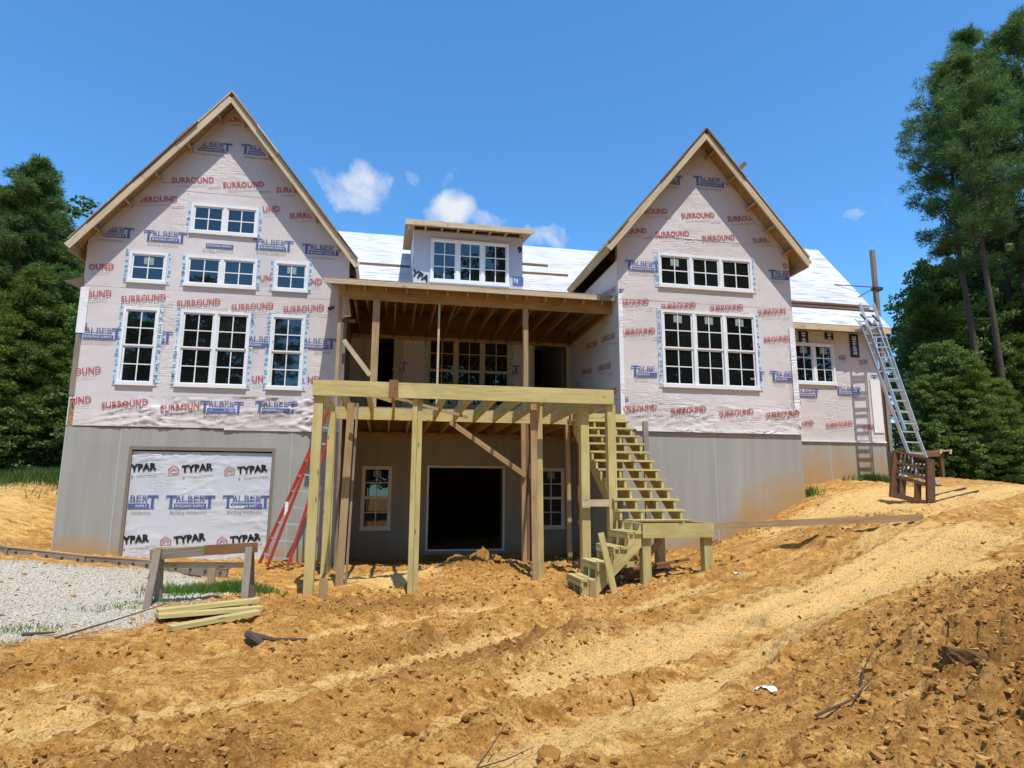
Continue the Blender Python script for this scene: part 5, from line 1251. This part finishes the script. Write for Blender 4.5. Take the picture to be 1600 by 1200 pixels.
# ------------------------------------------------------------------ trees
def limb(V, F, pts, r0, r1, k_=7):
    n0 = len(V)
    for i, p_ in enumerate(pts):
        d = (pts[min(i+1, len(pts)-1)]-pts[max(i-1, 0)]).normalized(); s = d.cross(Vector((.3, .9, .1))).normalized(); u = s.cross(d)
        rr = r0+(r1-r0)*i/(len(pts)-1)
        for j in range(k_): a = j*2*math.pi/k_; V.append(p_+s*math.cos(a)*rr+u*math.sin(a)*rr)
        if i:
            for j in range(k_): F.append((n0+(i-1)*k_+j, n0+(i-1)*k_+(j+1) % k_, n0+i*k_+(j+1) % k_, n0+i*k_+j))
def make_tree(kind, seed):
    """unit design of each kind; returns (height, crown mesh, trunk mesh)"""
    R = random.Random(seed); r = np.random.default_rng(seed)
    V, F = [], []; clumps = []
    if kind == 'pine': Hh, r0, c0, n, bl = 18., .15, .50, 40, 2.35
    elif kind == 'cedar': Hh, r0, c0, n, bl = 8., .12, .06, 62, 2.3
    elif kind == 'fir': Hh, r0, c0, n, bl = 10., .13, .08, 60, 2.4
    elif kind == 'broad': Hh, r0, c0, n, bl = 10., .16, .16, 44, 3.0
    else: Hh, r0, c0, n, bl = 3., .05, .05, 26, 1.3
    tp = [Vector((math.sin(i*.7+seed)*.012*Hh*(i/9), math.cos(i*.9+seed)*.012*Hh*(i/9), Hh*i/9*.97)) for i in range(10)]
    limb(V, F, tp, r0, r0*.18, 8)
    def tr(t): t = min(.999, max(0, t))*9; i = int(t); return tp[i].lerp(tp[min(9, i+1)], t-i)
    for b in range(n):
        t = c0+(1-c0)*((b+.5)/n)**.9; t = min(.985, t+R.uniform(-.02, .02))
        q_ = (t-c0)/(1-c0)
        if kind == 'pine': L = bl*(.55+.9*q_*(1-q_)*2.2)*(1-q_**3*.72)*R.uniform(.6, 1.12); up_ = .18+.5*q_
        elif kind == 'fir': L = bl*(1-q_)**.8*R.uniform(.4, 1.25)+.2; up_ = .0+.6*q_
        elif kind == 'cedar': L = bl*(1-q_)**.75*R.uniform(.65, 1.1)+.15; up_ = -.05+.5*q_
        else: L = bl*(.45+1.6*q_*(1-q_)+.25*(1-q_))*R.uniform(.6, 1.1); up_ = .25+.6*q_
        az = b*2.399+R.uniform(-.4, .4); base = tr(t)
        d = Vector((math.cos(az), math.sin(az), up_)).normalized()
        pts = [base+d*L*s+Vector((0, 0, (s*s)*L*(.12 if kind == 'pine' else -.10)))+Vector((R.uniform(-1, 1), R.uniform(-1, 1), R.uniform(-1, 1)))*.05*L*(s > 0) for s in (0, .35, .7, 1)]
        limb(V, F, pts, r0*.30*(1-q_*.6), r0*.05, 4)
        m = {'pine': 9, 'cedar': 8, 'fir': 9, 'broad': 10, 'shrub': 7}[kind]
        for c in range(m):
            s = .30+.72*(c+.5)/m if kind == 'pine' else .15+.87*(c+.5)/m
            k_ = min(2, int(s*3)); p_ = pts[k_].lerp(pts[k_+1], min(1.1, s*3-k_))
            sp = {'pine': .13, 'cedar': .13, 'fir': .10, 'broad': .22, 'shrub': .2}[kind]*L
            o = Vector((R.gauss(0, 1)*sp, R.gauss(0, 1)*sp, R.gauss(0, .55)*sp))
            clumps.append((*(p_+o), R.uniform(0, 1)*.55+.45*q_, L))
    C = np.array(clumps); nc = len(C)
    if kind == 'pine':
        per, ln, wd, rad = 90, .17, .013, .23
    elif kind == 'fir': per, ln, wd, rad = 90, .15, .016, .25
    elif kind == 'cedar': per, ln, wd, rad = 84, .15, .018, .28
    elif kind == 'broad': per, ln, wd, rad = 56, .13, .075, .42
    else: per, ln, wd, rad = 50, .11, .06, .26
    P0 = np.repeat(C[:, :3], per, 0); tone = np.repeat(C[:, 3], per)
    off = r.normal(size=(nc*per, 3)); off /= np.linalg.norm(off, axis=1)[:, None]; off *= rad*r.uniform(.15, 1, (nc*per, 1))**.6*np.array([1, 1, .55 if kind != 'pine' else .7])
    P_ = P0+off
    if kind in ('pine', 'cedar', 'fir'):
        d = off/np.linalg.norm(off, axis=1)[:, None]*1.0+r.normal(size=P_.shape)*.45+np.array([0, 0, .35 if kind == 'pine' else .05])
    else: d = r.normal(size=P_.shape)
    d /= np.linalg.norm(d, axis=1)[:, None]
    s = np.cross(d, r.normal(size=P_.shape)); s /= np.linalg.norm(s, axis=1)[:, None]
    l = ln*r.uniform(.7, 1.3, (len(P_), 1)); w = wd*r.uniform(.7, 1.3, (len(P_), 1))
    Vt = np.stack([P_-s*w, P_+s*w, P_+d*l+s*w*.3], 1).reshape(-1, 3) if kind in ('pine', 'cedar', 'fir') else np.stack([P_-d*l*.5, P_+s*w, P_+d*l*.5], 1).reshape(-1, 3)
    if kind not in ('pine', 'cedar', 'fir'):
        Vt = np.stack([P_-d*l*.5, P_+s*w, P_+d*l*.55, P_-s*w], 1).reshape(-1, 3)
        Ft = np.arange(len(Vt)).reshape(-1, 4)
    else: Ft = np.arange(len(Vt)).reshape(-1, 3)
    tn = np.clip(tone+r.normal(size=len(P_))*.16, 0, 1)
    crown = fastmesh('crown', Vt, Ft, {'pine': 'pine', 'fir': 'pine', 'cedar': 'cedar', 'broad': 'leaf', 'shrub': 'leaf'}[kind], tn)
    trunk = pymesh('trunk', V, F, 'bark' if kind in ('pine', 'cedar', 'fir') else 'bark_grey', None, True)
    cm, tm = crown.data, trunk.data
    bpy.data.objects.remove(crown); bpy.data.objects.remove(trunk)
    return Hh, cm, tm
DES = {}
for k_, n_ in (('pine', 3), ('cedar', 3), ('fir', 3), ('broad', 3), ('shrub', 2)): DES[k_] = [make_tree(k_, 10+i*7+len(k_)) for i in range(n_)]
_tn = [0]
NAMEK = {'fir': 'fir_tree', 'pine': 'pine_tree', 'cedar': 'cedar_tree', 'broad': 'broadleaf_tree', 'shrub': 'shrub'}
def plant(kind, x, y, h, label, group=None, wide=1., z=None):
    _tn[0] += 1; i = _tn[0]
    Hh, cm, tm = DES[kind][i % len(DES[kind])]
    o = bpy.data.objects.new(NAMEK[kind], None); COL.objects.link(o)
    o.location = (x, y, (float(base_z(np.array([x]), np.array([y]))[0]) if z is None else z)-.1)
    s = h/Hh; o.scale = (s*wide, s*wide, s); o.rotation_euler = (0, 0, i*1.9)
    tag(o, label, 'shrub' if kind == 'shrub' else 'tree', group)
    for nm, m in (('crown', cm), ('trunk', tm)):
        c = bpy.data.objects.new(nm, m); COL.objects.link(c); c.parent = o
    return o
def gx_(px, Y, py=720): return at(px, py, Y)[0]
# right: tall pines
for px, Y, h, wd, lab in ((1566, 23.5, 20.4, .95, 'slim tall pine just behind the leftmost trunk'), (1632, 21, 19.6, .95, 'tall pine third along, partly behind its neighbours'), (1545, 20, 17.8, 1.0, 'tall pine with bare trunk, leftmost of the tall pines on the right'), (1580, 19, 17.6, 1.0, 'tall pine, second from the left among the tall right-hand pines'),
                          (1606, 22, 21.6, 1.0, 'tall pine standing behind the others at the right edge'), (1675, 20, 20.5, 1.1, 'tall pine cut by the right edge of the photo')):
    plant('pine', gx_(px, Y), Y, h, lab, 'tall pines right of the house', wd)
def wood_(rows, side):
    for kd, px, Y, h, wd, lab in rows:
        nm = {'fir': 'ragged dark conifer', 'pine': 'dark pine', 'cedar': 'feathery yellow-green evergreen', 'broad': 'leafy broadleaf tree', 'shrub': 'low leafy shrub'}[kd]
        grp = {'fir': 'dark conifers', 'pine': 'pines', 'cedar': 'feathery evergreens', 'broad': 'leafy trees', 'shrub': 'shrubs'}[kd]+' in the '+side+' wood'
        plant(kd, gx_(px, Y), Y, h, (nm+' '+lab) if lab else nm+' deep in the '+side+' wood', grp, wd)
wood_((('cedar', 1468, 22.5, 8.4, .95, 'behind the scaffold pole, leftmost of the tall ones'), ('broad', 1490, 24, 9.6, .9, 'behind the leftmost tall pine'), ('broad', 1478, 28, 9.8, .9, ''), ('broad', 1492, 19.5, 5.0, 1.0, 'behind the brown slatted frame'), ('cedar', 1535, 18.5, 4.6, 1.1, 'between the first two tall pine trunks'), ('broad', 1570, 24, 9.5, 1., ''),
       ('cedar', 1610, 20.5, 6.4, 1.1, 'cut by the right edge of the photo'), ('broad', 1620, 26, 12.0, 1., ''), ('broad', 1540, 28, 12., 1., ''), ('broad', 1600, 30, 13., 1.1, ''), ('broad', 1464, 19, 3.6, 1.0, 'just beyond the foot of the aluminium ladder'),
       ('broad', 1680, 21, 9, 1.1, ''), ('cedar', 1575, 19, 4.2, 1.1, 'in front of the right-hand tall pines'), ('cedar', 1510, 22, 7.4, 1.0, 'just left of the tall pine trunks'), ('broad', 1555, 22, 7.6, 1., 'between the tall pine trunks'), ('broad', 1510, 34, 12., 1.2, ''), ('broad', 1570, 36, 14., 1.2, ''),
       ('broad', 1640, 36, 16., 1.2, ''), ('broad', 1480, 38, 11.5, 1.1, ''), ('pine', 1600, 32, 19, 1.1, 'far back near the right edge'), ('pine', 1555, 29, 17, 1., 'far back between the tall trunks'), ('shrub', 1452, 18, 1.8, 1.2, 'behind the short plank post'), ('shrub', 1510, 17.8, 1.5, 1.3, 'at the clay edge left of the tall pines'),
       ('shrub', 1580, 18, 1.9, 1.3, 'at the clay edge under the tall pines'), ('shrub', 1545, 20, 2.4, 1.3, ''), ('shrub', 1485, 21, 2.6, 1.3, ''), ('shrub', 1615, 19, 2.4, 1.3, '')), 'right-hand')
wood_((('fir', -8, 22.5, 10.9, 1.0, 'cut by the left edge of the photo'), ('fir', 22, 24.5, 10.8, 1.0, 'forming the tall peak on the left'), ('fir', 58, 23, 7.9, 1.1, 'on the slope of the left tree line'), ('pine', 104, 25, 9.8, .9, 'peeping above the left eave'), ('cedar', 15, 21.5, 6.6, 1.1, 'at the far left below the peak'),
       ('cedar', 92, 23.5, 6.0, 1.1, 'just left of the wrapped corner'), ('broad', 25, 28, 9.2, 1.0, ''), ('fir', 0, 27, 12., 1.1, 'behind the left tree line'), ('fir', -40, 23, 10, 1.1, 'outside the left tree line'), ('cedar', 60, 21.5, 4.6, 1.1, 'low in front of the left tree line'), ('fir', 88, 27, 9.0, 1.0, 'behind the sapling at the house corner'), ('broad', 5, 33, 12.5, 1.2, ''), ('broad', 60, 34, 10.5, 1.2, ''),
       ('broad', 118, 33, 8.0, 1.1, ''), ('fir', 42, 27, 9.6, 1.0, 'in the notch right of the tall peak'), ('cedar', -15, 21, 5.2, 1.1, 'at the left edge behind the grass'), ('shrub', 15, 20.6, 1.9, 1.2, 'leftmost behind the grass verge'), ('shrub', 50, 20.8, 2.0, 1.2, 'in the middle of the grass verge'), ('shrub', 80, 21.2, 2.4, 1.1, 'beside the house corner'), ('broad', 98, 22.5, 5.4, .9, 'rising beside the left house corner')), 'left-hand')
# the wood across the clearing, seen only mirrored in the window glass
for i in range(13):
    plant(('broad', 'pine', 'broad')[i % 3], -26+i*4.6+math.sin(i*3)*1.2, -17-(i % 3)*2.5, 14.6+math.sin(i*2.1)*1.0+8.*min(1, max(0, (i-5.5)/3)), 'tree of the wood across the clearing, mirrored in the window glass', 'trees across the clearing', 1.25)
